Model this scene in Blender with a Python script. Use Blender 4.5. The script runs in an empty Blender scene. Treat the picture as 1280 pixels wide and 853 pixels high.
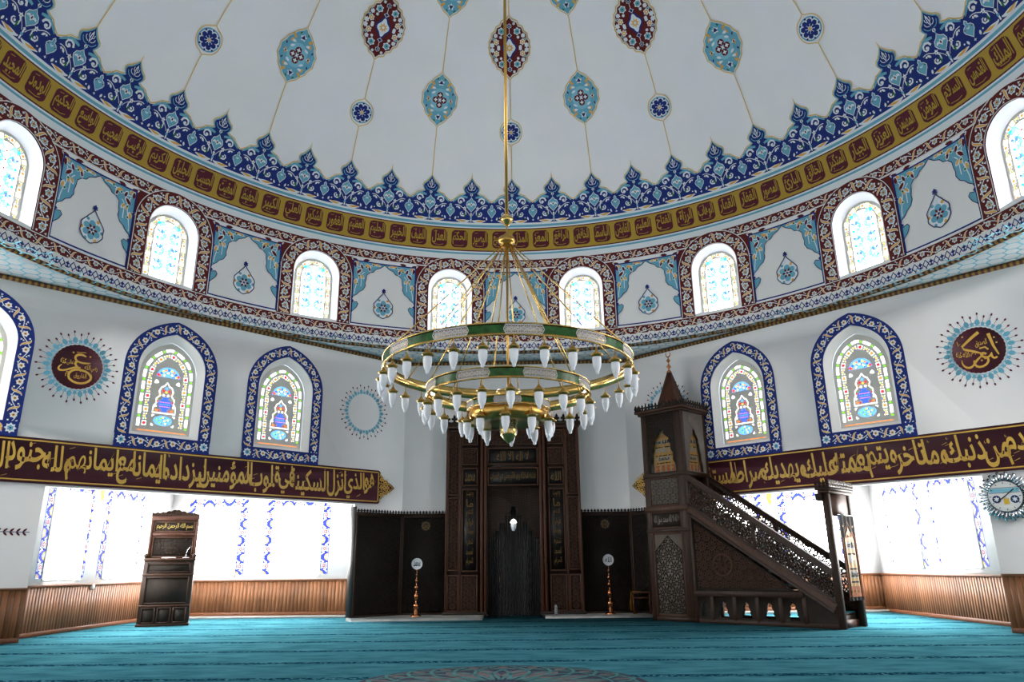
import bpy, math, random
import numpy as np
from mathutils import Vector, Matrix
from mathutils.geometry import tessellate_polygon
random.seed(7)
PI = math.pi
SC = bpy.context.scene
COL = SC.collection

# ---------------------------------------------------------------- camera, world, exposure
F_PX, PITCH, ROLL, YAW = 918.98, math.radians(17.136), math.radians(-0.6125), math.radians(-0.688)
def cam_dir(u, v):
    u, v = u*math.cos(ROLL) + v*math.sin(ROLL), -u*math.sin(ROLL) + v*math.cos(ROLL)
    F = F_PX/1000
    d = (u, F*math.cos(PITCH) + v*math.sin(PITCH), F*math.sin(PITCH) - v*math.cos(PITCH))
    return Vector((d[0]*math.cos(YAW) + d[1]*math.sin(YAW), -d[0]*math.sin(YAW) + d[1]*math.cos(YAW), d[2]))
cam = bpy.data.objects.new('camera', bpy.data.cameras.new('camera'))
COL.objects.link(cam)
cam.data.sensor_width = 36.0
cam.data.lens = F_PX/1280*36.0
cam.data.clip_start = 0.02
fw = cam_dir(0, 0).normalized()
rt = (cam_dir(0.1, 0) - cam_dir(0, 0)).normalized()
up = rt.cross(fw)
cam.matrix_world = Matrix(((rt.x, up.x, -fw.x, 0.149), (rt.y, up.y, -fw.y, -8.254), (rt.z, up.z, -fw.z, 1.0), (0, 0, 0, 1)))
SC.camera = cam
W = bpy.data.worlds.new('world'); SC.world = W; W.use_nodes = True
W.node_tree.nodes['Background'].inputs[0].default_value = (0.75, 0.86, 1, 1)
W.node_tree.nodes['Background'].inputs[1].default_value = 0.6
SC.view_settings.view_transform = 'Standard'
try: SC.view_settings.look = 'None'
except Exception: pass
SC.view_settings.gamma = 1.0
SC.view_settings.use_curve_mapping = False
SC.view_settings.exposure = 2.05
SC.cycles.use_denoising = True
SC.cycles.max_bounces = 10
SC.cycles.diffuse_bounces = 7
SC.cycles.glossy_bounces = 5
SC.cycles.sample_clamp_indirect = 8.0
BLIND = 9.5        # how bright the daylit roller blinds are
FILL_GLOW = 5.5  # strength of the out-of-view panes added to brighten walls and dome
GLASS = 8.8         # backlit stained glass

# ---------------------------------------------------------------- materials
def lin(h):
    h = h.lstrip('#'); c = [int(h[i:i+2], 16)/255 for i in (0, 2, 4)]
    return tuple(x/12.92 if x <= 0.04045 else ((x+0.055)/1.055)**2.4 for x in c) + (1,)
MATS = {}
def mat(name, color, rough=0.75, metal=0.0, vary=0.0, scale=6.0, bump=0.0, bscale=60.0, stretch=None, spec=0.3, emit=0.0, trans=0.0, island=False):
    m = bpy.data.materials.new(name); m.use_nodes = True
    N, L = m.node_tree.nodes, m.node_tree.links
    b = N['Principled BSDF']; c = lin(color)
    b.inputs['Base Color'].default_value = c
    b.inputs['Roughness'].default_value = rough
    b.inputs['Metallic'].default_value = metal
    b.inputs['Specular IOR Level'].default_value = spec
    if trans: b.inputs['Transmission Weight'].default_value = trans
    if emit:
        b.inputs['Emission Color'].default_value = c; b.inputs['Emission Strength'].default_value = emit
    src = None
    if vary or bump:
        tc = N.new('ShaderNodeTexCoord'); mp = N.new('ShaderNodeMapping')
        L.new(tc.outputs['Object'], mp.inputs['Vector'])
        if stretch: mp.inputs['Scale'].default_value = stretch
        src = mp.outputs[0]
    if vary:
        n = N.new('ShaderNodeTexNoise'); n.inputs['Scale'].default_value = scale; n.inputs['Detail'].default_value = 6
        L.new(src, n.inputs['Vector'])
        mx = N.new('ShaderNodeMix'); mx.data_type = 'RGBA'
        mx.inputs['A'].default_value = tuple(x*(1-vary) for x in c[:3]) + (1,)
        mx.inputs['B'].default_value = tuple(min(1, x*(1+vary)) for x in c[:3]) + (1,)
        mr = N.new('ShaderNodeMapRange'); mr.inputs[1].default_value = 0.3; mr.inputs[2].default_value = 0.7
        L.new(n.outputs['Fac'], mr.inputs[0])
        fac = mr.outputs[0]
        if island:
            g = N.new('ShaderNodeNewGeometry'); ad = N.new('ShaderNodeMath'); ad.operation = 'MULTIPLY_ADD'
            ad.inputs[1].default_value = 0.45; L.new(fac, ad.inputs[0])
            ml = N.new('ShaderNodeMath'); ml.operation = 'MULTIPLY'; ml.inputs[1].default_value = 0.55
            L.new(g.outputs['Random Per Island'], ml.inputs[0]); L.new(ml.outputs[0], ad.inputs[2]); fac = ad.outputs[0]
        L.new(fac, mx.inputs['Factor'])
        L.new(mx.outputs['Result'], b.inputs['Base Color'])
    if bump:
        n2 = N.new('ShaderNodeTexNoise'); n2.inputs['Scale'].default_value = bscale
        L.new(src, n2.inputs['Vector'])
        bp = N.new('ShaderNodeBump'); bp.inputs['Strength'].default_value = bump; bp.inputs['Distance'].default_value = 0.01
        L.new(n2.outputs['Fac'], bp.inputs['Height']); L.new(bp.outputs[0], b.inputs['Normal'])
    MATS[name] = m
    return m
def glow(name, color, k=1.0):
    m = bpy.data.materials.new(name); m.use_nodes = True
    N, L = m.node_tree.nodes, m.node_tree.links
    b = N['Principled BSDF']; c = lin(color)
    b.inputs['Base Color'].default_value = c; b.inputs['Roughness'].default_value = 0.3
    b.inputs['Emission Color'].default_value = c; b.inputs['Emission Strength'].default_value = GLASS*k if k == 1 else 2.0*k
    MATS[name] = m
mat('plaster', 'd2d2d2', 0.85, vary=0.025, scale=1.5)
mat('dome_plaster', 'e6e6e6', 0.85, vary=0.02, scale=1.2)  # lighter than the wall plaster: the dome's extra light put into its colour
mat('white', 'dcdcda', 0.8)
mat('blue', '122871', 0.75); mat('cyan', '64a3ba', 0.75); mat('maroon', '5a1313', 0.75)
mat('deepred', '531728', 0.75); mat('gold_paint', 'a7872a', 0.6); mat('gold_line', 'd8b667', 0.7)
mat('cream', 'd9a450', 0.75); mat('green', '1f6b3a', 0.75); mat('navy', '232a5c', 0.75)
mat('ivory', 'd9dfe2', 0.75); mat('band_red', '421723', 0.6); mat('band_gold', 'c69d44', 0.45)
mat('soffit', 'd5dadd', 0.8); mat('aqua', '7db9cb', 0.8); mat('ochre', '80652f', 0.6); mat('brownred', '3d221d', 0.7)
mat('wood_dark', '2a180c', 0.55, vary=0.45, scale=5, stretch=(14, 14, 1.2), bump=0.12, bscale=30)
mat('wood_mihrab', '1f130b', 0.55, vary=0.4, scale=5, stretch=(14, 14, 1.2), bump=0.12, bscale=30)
mat('enamel', 'b9bdc2', 0.4)
mat('wood_edge', '402619', 0.55, vary=0.3, scale=5, stretch=(14, 14, 1.2))
mat('wood_carved', '1d140c', 0.75, vary=0.3, scale=8)
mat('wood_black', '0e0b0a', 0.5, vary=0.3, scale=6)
mat('wood_screen', '0f0c0a', 0.5, vary=0.3, scale=6)
mat('wood_red', '402112', 0.55, vary=0.35, scale=4, stretch=(12, 12, 1))
mat('wood_panel', '835537', 0.5, vary=0.42, scale=4, stretch=(16, 16, 1.3), island=True, bump=0.1, bscale=20)
mat('wood_rail', '71462d', 0.45, vary=0.25, scale=4, stretch=(3, 3, 12))
mat('marble', 'a0a09d', 0.35, vary=0.15, scale=5)
mat('brass', 'dcb96e', 0.2, metal=1.0, vary=0.12, scale=3)
mat('brass_dull', 'c39b52', 0.3, metal=1.0)
mat('copper', 'c07c55', 0.25, metal=1.0)
mat('steel', 'b9bcc0', 0.2, metal=1.0)
mat('mirror', 'c9ced4', 0.08, metal=1.0)
mat('green_enamel', '22531f', 0.25, vary=0.5, scale=14)
mat('filigree', 'c2c2c4', 0.4, metal=0.0)
mat('frost', 'eef1f8', 0.4, spec=0.5, emit=0.0)
mat('lamp_lit', 'fff4dc', 0.4, emit=1.2)
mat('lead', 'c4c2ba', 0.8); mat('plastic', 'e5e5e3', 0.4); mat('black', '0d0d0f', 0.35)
mat('cloth_black', '191715', 0.9); mat('cloth_gold', '8c692c', 0.6, vary=0.2, scale=40); mat('cloth_silver', '71706a', 0.6, vary=0.2, scale=40)
mat('cloth_orange', '84461d', 0.8, vary=0.2, scale=30); mat('cloth_yellow', 'ab7a14', 0.85); mat('teal_cloth', '115c65', 0.95)
mat('paper', 'f1efe8', 0.7); mat('gilt', 'ac9655', 0.35, metal=0.6); mat('gilt_dull', '5a4520', 0.55, metal=0.3)
mat('bottle', 'dfe9ee', 0.1, trans=0.8); mat('yellow_ornament', 'dcb63a', 0.5)
mat('rug_navy', '0e1f3a', 0.95, vary=0.3, scale=40); mat('rug_grey', '4e4a50', 0.95, vary=0.3, scale=12); mat('rug_teal', '276a6e', 0.95, vary=0.2, scale=30)
mat('pblue', '1c2fa0', 0.75); mat('pred', '8a2c28', 0.75); mat('pcream', 'd8b03c', 0.75)
glow('g_white', 'ffffff', 1.0); glow('g_lblue', '86a6f0', 0.25); glow('g_lcyan', '66d2ca', 0.24); glow('g_mblue', '5278e6', 0.25); glow('g_lyellow', 'f6e3a0', 0.32); glow('g_milk', 'fbfcff', 0.42); glow('g_white_north', 'ffffff', 0.2); glow('g_pale', 'e9f2f0', 0.3); glow('g_blue', '2f52d8', 0.24); glow('g_cyan', '2fc6cc', 0.2); glow('g_sky', '5a9ae8', 0.22)
glow('g_red', 'd81c30', 0.2); glow('g_yellow', 'f0c93a', 0.19); glow('g_orange', 'e8802a', 0.19); glow('g_green', '74c81e', 0.19)
m = bpy.data.materials.new('blind'); m.use_nodes = True
b = m.node_tree.nodes['Principled BSDF']; b.inputs['Base Color'].default_value = (.9, .9, .9, 1)
b.inputs['Emission Color'].default_value = (1, 0.985, 0.96, 1); b.inputs['Emission Strength'].default_value = BLIND
MATS['blind'] = m
m2 = m.copy(); m2.name = 'blind_north'; m2.node_tree.nodes['Principled BSDF'].inputs['Emission Strength'].default_value = BLIND*.1; MATS['blind_north'] = m2
m = bpy.data.materials.new('fill_glass'); m.use_nodes = True
b = m.node_tree.nodes['Principled BSDF']; b.inputs['Base Color'].default_value = (.9, .9, .9, 1)
b.inputs['Emission Color'].default_value = (1, 0.96, 0.92, 1); b.inputs['Emission Strength'].default_value = FILL_GLOW
MATS['fill_glass'] = m
m2 = m.copy(); m2.name = 'fill_glass_dim'; m2.node_tree.nodes['Principled BSDF'].inputs['Emission Strength'].default_value = FILL_GLOW*.08; MATS['fill_glass_dim'] = m2
# carpet: teal pile with dark dotted prayer rows every 1.245 m
m = bpy.data.materials.new('carpet'); m.use_nodes = True; MATS['carpet'] = m
N, L = m.node_tree.nodes, m.node_tree.links
b = N['Principled BSDF']; b.inputs['Roughness'].default_value = 1.0; b.inputs['Specular IOR Level'].default_value = 0.0
tc = N.new('ShaderNodeTexCoord'); sx = N.new('ShaderNodeSeparateXYZ'); L.new(tc.outputs['Object'], sx.inputs[0])
def mth(op, a, b_=None, c=None):
    n = N.new('ShaderNodeMath'); n.operation = op
    for i, q in enumerate((a, b_, c)):
        if q is None: continue
        if isinstance(q, (int, float)): n.inputs[i].default_value = q
        else: L.new(q, n.inputs[i])
    return n.outputs[0]
yy = mth('ADD', sx.outputs['Y'], 100*1.245 - 0.645 + 0.6225)
fr = mth('FRACT', mth('DIVIDE', yy, 1.245))
dist = mth('ABSOLUTE', mth('SUBTRACT', fr, 0.5))
line = mth('LESS_THAN', dist, 0.060)
edge = mth('MULTIPLY', mth('GREATER_THAN', dist, 0.066), mth('LESS_THAN', dist, 0.076))
vor = N.new('ShaderNodeTexVoronoi'); vor.inputs['Scale'].default_value = 26
L.new(tc.outputs['Object'], vor.inputs['Vector'])
dots = mth('LESS_THAN', vor.outputs['Distance'], 0.60)
mask = mth('MAXIMUM', mth('MULTIPLY', line, dots), mth('MULTIPLY', edge, 0.6))
ns = N.new('ShaderNodeTexNoise'); ns.inputs['Scale'].default_value = 1.6; ns.inputs['Detail'].default_value = 8; ns.inputs['Roughness'].default_value = 0.65
mpp = N.new('ShaderNodeMapping'); mpp.inputs['Scale'].default_value = (1, 2.6, 1); L.new(tc.outputs['Object'], mpp.inputs[0]); L.new(mpp.outputs[0], ns.inputs['Vector'])
cr = N.new('ShaderNodeValToRGB'); cr.color_ramp.elements[0].position = 0.35; cr.color_ramp.elements[1].position = 0.7
cr.color_ramp.elements[0].color = lin('2b5c67'); cr.color_ramp.elements[1].color = lin('477d89'); L.new(ns.outputs['Fac'], cr.inputs[0])
mx = N.new('ShaderNodeMix'); mx.data_type = 'RGBA'; L.new(mask, mx.inputs['Factor']); L.new(cr.outputs[0], mx.inputs['A']); mx.inputs['B'].default_value = lin('0f3044')
L.new(mx.outputs['Result'], b.inputs['Base Color'])
n3 = N.new('ShaderNodeTexNoise'); n3.inputs['Scale'].default_value = 220; L.new(tc.outputs['Object'], n3.inputs['Vector'])
bp = N.new('ShaderNodeBump'); bp.inputs['Strength'].default_value = 0.5; bp.inputs['Distance'].default_value = 0.01; L.new(n3.outputs[0], bp.inputs['Height']); L.new(bp.outputs[0], b.inputs['Normal'])

# ---------------------------------------------------------------- object helpers
def props(o, label=None, cat=None, group=None, kind=None):
    if label: o['label'] = label
    if cat: o['category'] = cat
    if group: o['group'] = group
    if kind: o['kind'] = kind
    return o
def mesh_obj(name, V, F, M, mats, parent=None, mw=None, smooth=False):
    me = bpy.data.meshes.new(name)
    V = np.asarray(V, dtype=np.float32).reshape(-1, 3)
    me.vertices.add(len(V)); me.vertices.foreach_set('co', V.ravel())
    tot = np.array([len(f) for f in F], dtype=np.int32)
    idx = np.fromiter((i for f in F for i in f), dtype=np.int32)
    me.loops.add(len(idx)); me.loops.foreach_set('vertex_index', idx)
    me.polygons.add(len(F)); st = np.zeros(len(F), dtype=np.int32); st[1:] = np.cumsum(tot)[:-1]
    me.polygons.foreach_set('loop_start', st); me.polygons.foreach_set('loop_total', tot)
    me.polygons.foreach_set('material_index', np.asarray(M, dtype=np.int32))
    if smooth: me.polygons.foreach_set('use_smooth', np.ones(len(F), dtype=bool))
    for k in mats: me.materials.append(MATS[k])
    me.update(calc_edges=True)
    o = bpy.data.objects.new(name, me); COL.objects.link(o)
    if parent is not None: o.parent = parent
    if mw is not None: o.matrix_world = mw
    return o
def empty(name, mw, label=None, cat=None, group=None, kind=None):
    o = bpy.data.objects.new(name, None); COL.objects.link(o); o.empty_display_size = 0.1
    o.matrix_world = mw
    return props(o, label, cat, group, kind)
def copy_tree(o, parent=None):
    c = o.copy(); COL.objects.link(c); c.parent = parent
    for ch in list(o.children): copy_tree(ch, c)
    return c
def frame(nx, ny, d, z=0.0, u=0.0):          # wall frame: local x along the wall, y into the wall, z up
    tx, ty = ny, -nx
    return Matrix(((tx, nx, 0, nx*d + tx*u), (ty, ny, 0, ny*d + ty*u), (0, 0, 1, z), (0, 0, 0, 1)))
q = math.sqrt(0.5)
FL, FR, FF = frame(-q, q, 7.709), frame(q, q, 7.709), frame(0, 1, 8.38)

class MB:
    def __init__(s): s.V, s.F, s.M, s.mats = [], [], [], []
    def mi(s, m):
        if m not in s.mats: s.mats.append(m)
        return s.mats.index(m)
    def add(s, V, F, m):
        k = len(s.V); s.V += [tuple(v) for v in V]; i = s.mi(m)
        for f in F: s.F.append([k+j for j in f]); s.M.append(i)
    def box(s, x0, x1, y0, y1, z0, z1, m):
        V = [(x, y, z) for z in (z0, z1) for y in (y0, y1) for x in (x0, x1)]
        s.add(V, [(0, 2, 3, 1), (4, 5, 7, 6), (0, 1, 5, 4), (2, 6, 7, 3), (0, 4, 6, 2), (1, 3, 7, 5)], m)
    def prism(s, P, y0, y1, m, holes=(), axis='y'):        # outline in x,z extruded along y
        loops = [list(P)] + [list(h) for h in holes]
        tris = tessellate_polygon([[Vector((a, b, 0)) for a, b in lp] for lp in loops])
        allp = [p for lp in loops for p in lp]; n = len(allp)
        f3 = (lambda a, b, d: (a, d, b)) if axis == 'y' else (lambda a, b, d: (a, b, d))
        V = [f3(a, b, y0) for a, b in allp] + [f3(a, b, y1) for a, b in allp]
        F = [tuple(t) for t in tris] + [tuple(i+n for i in reversed(t)) for t in tris]
        o = 0
        for lp in loops:
            k = len(lp)
            for i in range(k): j = (i+1) % k; F.append((o+i, o+j, o+j+n, o+i+n))
            o += k
        s.add(V, F, m)
    def tube(s, p, q_, r, m, n=8, r2=None, caps=True):
        p, q_ = Vector(p), Vector(q_); d = (q_-p).normalized(); a = d.orthogonal().normalized(); b_ = d.cross(a); r2 = r if r2 is None else r2
        V = []
        for c, rr in ((p, r), (q_, r2)):
            for i in range(n): t = 2*PI*i/n; V.append(c + rr*(math.cos(t)*a + math.sin(t)*b_))
        F = [(i, (i+1) % n, (i+1) % n+n, i+n) for i in range(n)]
        if caps: F += [tuple(range(n))[::-1], tuple(range(n, 2*n))]
        s.add(V, F, m)
    def lathe(s, prof, m, n=16, c=(0, 0, 0), close=False):
        V = []; k = len(prof)
        for i in range(n):
            t = 2*PI*i/n
            for r, z in prof: V.append((c[0]+r*math.cos(t), c[1]+r*math.sin(t), c[2]+z))
        F = []
        for i in range(n):
            j = (i+1) % n
            for e in range(k if close else k-1): g = (e+1) % k; F.append((i*k+e, j*k+e, j*k+g, i*k+g))
        s.add(V, F, m)
    def frame_rect(s, x0, x1, z0, z1, w, y0, y1, m):
        s.box(x0, x0+w, y0, y1, z0, z1, m); s.box(x1-w, x1, y0, y1, z0, z1, m)
        s.box(x0+w, x1-w, y0, y1, z0, z0+w, m); s.box(x0+w, x1-w, y0, y1, z1-w, z1, m)
    def bar2(s, a, b_, w, y0, y1, m):                       # straight bar between two x,z points
        a, b_ = Vector(a), Vector(b_); d = (b_-a).normalized(); n = Vector((-d.y, d.x))*w/2
        s.prism([tuple(a+n), tuple(b_+n), tuple(b_-n), tuple(a-n)], y0, y1, m)
    def build(s, name, parent=None, mw=None, smooth=False, bevel=0):
        o = mesh_obj(name, s.V, s.F, s.M, s.mats, parent, mw, smooth)
        if bevel:
            md = o.modifiers.new('bevel', 'BEVEL'); md.width = bevel; md.segments = 1; md.limit_method = 'ANGLE'
        return o

# ---------------------------------------------------------------- painted ornament: 2D shapes laid on a surface
LAY = 0.0022
def split_long(V, T, mx):
    V = [tuple(v) for v in V]; out = []; st = [tuple(t) for t in T]; mid = {}
    while st:
        t = st.pop(); L3 = [math.dist(V[t[i]], V[t[(i+1) % 3]]) for i in range(3)]
        k = max(range(3), key=lambda i: L3[i])
        if L3[k] <= mx: out.append(t); continue
        a, b_, c = t[k], t[(k+1) % 3], t[(k+2) % 3]; e = (min(a, b_), max(a, b_))
        if e not in mid: mid[e] = len(V); V.append(((V[a][0]+V[b_][0])/2, (V[a][1]+V[b_][1])/2))
        m_ = mid[e]; st += [(a, m_, c), (m_, b_, c)]
    return np.array(V), np.array(out, dtype=np.int32)
class Art:
    def __init__(s): s.it = []            # (V2, T, material, layer)
    def raw(s, V, T, m, l): s.it.append((np.asarray(V, float).reshape(-1, 2), np.asarray(T, dtype=np.int32).reshape(-1, 3), m, l)); return s
    def poly(s, P, m, l=1, holes=(), mx=None):
        loops = [list(P)] + [list(h) for h in holes]
        T = tessellate_polygon([[Vector((a, b_, 0)) for a, b_ in lp] for lp in loops])
        V = [p for lp in loops for p in lp]
        if mx: V, T = split_long(V, T, mx)
        return s.raw(V, T, m, l)
    def rect(s, x0, x1, y0, y1, m, l=1, nx=1, ny=1):
        X, Y = np.meshgrid(np.linspace(x0, x1, nx+1), np.linspace(y0, y1, ny+1)); V = np.stack([X.ravel(), Y.ravel()], 1); T = []
        for j in range(ny):
            for i in range(nx): a = j*(nx+1)+i; T += [(a, a+1, a+nx+2), (a, a+nx+2, a+nx+1)]
        return s.raw(V, T, m, l)
    def disc(s, x, y, r, m, l=1, n=12, ry=None):
        ry = ry or r
        return s.raw([(x, y)] + [(x+r*math.cos(2*PI*i/n), y+ry*math.sin(2*PI*i/n)) for i in range(n)], [(0, i+1, (i+1) % n+1) for i in range(n)], m, l)
    def star(s, x, y, r, r2, k, m, l=1, a0=PI/2):
        P = [(x+(r if i % 2 == 0 else r2)*math.cos(a0+PI*i/k), y+(r if i % 2 == 0 else r2)*math.sin(a0+PI*i/k)) for i in range(2*k)]
        return s.raw([(x, y)]+P, [(0, i+1, (i+1) % (2*k)+1) for i in range(2*k)], m, l)
    def petal(s, x, y, a, L0, w, m, l=1):
        c, d = math.cos(a), math.sin(a); P = [(0, 0), (.35*L0, w/2), (.75*L0, w*.42), (L0, 0), (.75*L0, -w*.42), (.35*L0, -w/2)]
        return s.raw([(x+p*c-q_*d, y+p*d+q_*c) for p, q_ in P], [(0, 1, 5), (1, 2, 5), (2, 4, 5), (2, 3, 4)], m, l)
    def stroke(s, P, w, m, l=1, closed=False):
        P = np.asarray(P, float); n = len(P); w = np.full(n, w, float) if np.isscalar(w) else np.asarray(w, float)
        if closed: d = np.roll(P, -1, 0)-np.roll(P, 1, 0)
        else: d = np.gradient(P, axis=0)
        L0 = np.maximum(np.hypot(d[:, 0], d[:, 1]), 1e-9); nn = np.stack([-d[:, 1]/L0, d[:, 0]/L0], 1)*w[:, None]/2
        V = np.concatenate([P+nn, P-nn]); T = []
        for i in range(n if closed else n-1): j = (i+1) % n; T += [(i, j, j+n), (i, j+n, i+n)]
        return s.raw(V, T, m, l)
    def seg(s, a, b_, w, m, l=1): return s.stroke([a, b_], w, m, l)
    def use(s, o, fn=None, x=0, y=0, sx=1, sy=1, rot=0, dl=0):
        c, d = math.cos(rot), math.sin(rot)
        for V, T, m, l in o.it:
            if fn is None:
                A = V*np.array([sx, sy]); V2 = np.stack([A[:, 0]*c-A[:, 1]*d+x, A[:, 0]*d+A[:, 1]*c+y], 1)
            else: V2 = fn(V)
            s.it.append((V2, T, m, l+dl))
        return s
    def arrays(s, surf, V0=0):
        Vs, Ts, Ms, mats = [], [], [], []; k = V0
        for V, T, m, l in s.it:
            if not len(T): continue
            if m not in mats: mats.append(m)
            Vs.append(surf(V, l*LAY)); Ts.append(T+k); Ms.append(np.full(len(T), mats.index(m))); k += len(V)
        return np.concatenate(Vs), np.concatenate(Ts), np.concatenate(Ms), mats
    def build(s, name, surf, parent=None, mw=None, thick=0):
        V, T, M, mats = s.arrays(surf)
        me = bpy.data.meshes.new(name)
        me.vertices.add(len(V)); me.vertices.foreach_set('co', V.astype(np.float32).ravel())
        me.loops.add(3*len(T)); me.loops.foreach_set('vertex_index', T.astype(np.int32).ravel())
        me.polygons.add(len(T)); me.polygons.foreach_set('loop_start', np.arange(0, 3*len(T), 3, dtype=np.int32)); me.polygons.foreach_set('loop_total', np.full(len(T), 3, dtype=np.int32))
        me.polygons.foreach_set('material_index', M.astype(np.int32))
        for k in mats: me.materials.append(MATS[k])
        me.update(calc_edges=True)
        o = bpy.data.objects.new(name, me); COL.objects.link(o)
        if parent is not None: o.parent = parent
        if mw is not None: o.matrix_world = mw
        if thick:
            md = o.modifiers.new('solid', 'SOLIDIFY'); md.thickness = thick; md.offset = 0
        return o
def flat(y=0.0):                    # onto a wall frame: x, z in the plane, lifted towards the room
    return lambda V, off: np.stack([V[:, 0], np.full(len(V), y-off), V[:, 1]], 1)
def arc(x, y, r, a0, a1, n=10, ry=None):
    ry = ry or r
    return [(x+r*math.cos(math.radians(a0+(a1-a0)*i/n)), y+ry*math.sin(math.radians(a0+(a1-a0)*i/n))) for i in range(n+1)]
def bez(p0, p1, p2, p3, n=8):
    r = []
    for i in range(n+1):
        t = i/n; a, b_, c, d = (1-t)**3, 3*t*(1-t)**2, 3*t*t*(1-t), t**3
        r.append((a*p0[0]+b_*p1[0]+c*p2[0]+d*p3[0], a*p0[1]+b_*p1[1]+c*p2[1]+d*p3[1]))
    return r

# ---------------------------------------------------------------- Arabic lettering from the built-in font
_tab = {}; _c = 0xFE80
for ch, n_ in zip('ءآأؤإئابةتثجحخدذرزسشصضطظعغفقكلمنهوىي', (1, 2, 2, 2, 2, 4, 2, 4, 2, 4, 4, 4, 4, 4, 2, 2, 2, 2, 4, 4, 4, 4, 4, 4, 4, 4, 4, 4, 4, 4, 4, 4, 4, 2, 2, 4)):
    _tab[ch] = (_c, n_); _c += n_
def ar(w):                          # joined letter forms, in visual order
    out = []; i = 0; prev = False
    while i < len(w):
        ch = w[i]
        if ch not in _tab: out.append(ch); prev = False; i += 1; continue
        nx = w[i+1] if i+1 < len(w) else ' '
        if ch == 'ل' and nx in 'اأإ':
            b_ = {'ا': 0xFEFB, 'أ': 0xFEF7, 'إ': 0xFEF9}[nx]; out.append(chr(b_+(1 if prev else 0))); prev = False; i += 2; continue
        b_, n_ = _tab[ch]; joins = n_ == 4 and nx in _tab and nx != 'ء'
        if n_ == 1: f = 0
        elif prev and joins: f = 3
        elif prev: f = 1
        elif joins: f = 2
        else: f = 0
        out.append(chr(b_+f)); prev = joins; i += 1
    return ''.join(reversed(out))
_fc = bpy.data.curves.new('lettering', 'FONT'); _fo = bpy.data.objects.new('lettering', _fc); COL.objects.link(_fo); _cache = {}
def glyphs(word, bold=0.012, arabic=True):
    key = (word, bold)
    if key not in _cache:
        _fc.body = ar(word) if arabic else word; _fc.resolution_u = 1; _fc.offset = bold
        bpy.context.view_layer.update()
        ev = _fo.evaluated_get(bpy.context.evaluated_depsgraph_get()); me = ev.to_mesh(); me.calc_loop_triangles()
        V = np.array([v.co[:2] for v in me.vertices]); T = np.array([t.vertices[:] for t in me.loop_triangles], dtype=np.int32)
        ev.to_mesh_clear(); V = V-V.min(0); _cache[key] = (V, T, V.max(0))
    return _cache[key]
def text(art, word, x0, x1, y0, y1, m, l=3, bold=0.012, fn=None, arabic=True):
    V, T, s_ = glyphs(word, bold, arabic)
    P = np.array([x0, y0]) + V*np.array([(x1-x0)/s_[0], (y1-y0)/s_[1]])
    art.raw(fn(P) if fn else P, T, m, l)
def thuluth(art, words, x0, x1, y0, y1, m, l=3):   # overlapping words set high and low, reading from the right, with vowel marks
    H = y1-y0; ws = [glyphs(w, 0.020)[2][0]*0.9+0.10 for w in words]; tot = sum(ws); k = (x1-x0)/tot*1.06; x = x1
    for i, w in enumerate(words):
        V, T, s_ = glyphs(w, 0.020); wd = s_[0]*1.0*k; adv = ws[i]*k/1.06
        h = min(H*0.98, max(0.80*H, s_[1]*k*1.9)); yb = y0 + (H-h)*(0.0 if i % 2 else 1.0)
        P = np.array([x-wd, yb]) + V*np.array([wd/s_[0], h/s_[1]])
        P[:, 0] -= (P[:, 1]-yb)*0.05
        art.raw(P, T, m, l)
        r = random.Random(i*31+len(words))
        for j in range(4):
            cx, cy = x-wd*r.random(), y0+H*(0.04+0.92*r.random())
            if r.random() < .5: art.stroke([(cx-.035, cy-.012), (cx+.045, cy+.02)], .007, m, l)
            else: art.stroke([(cx, cy+.03), (cx-.004, cy+.004), (cx+.010, cy-.006), (cx+.018, cy+.006)], .007, m, l)
        x -= adv
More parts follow.
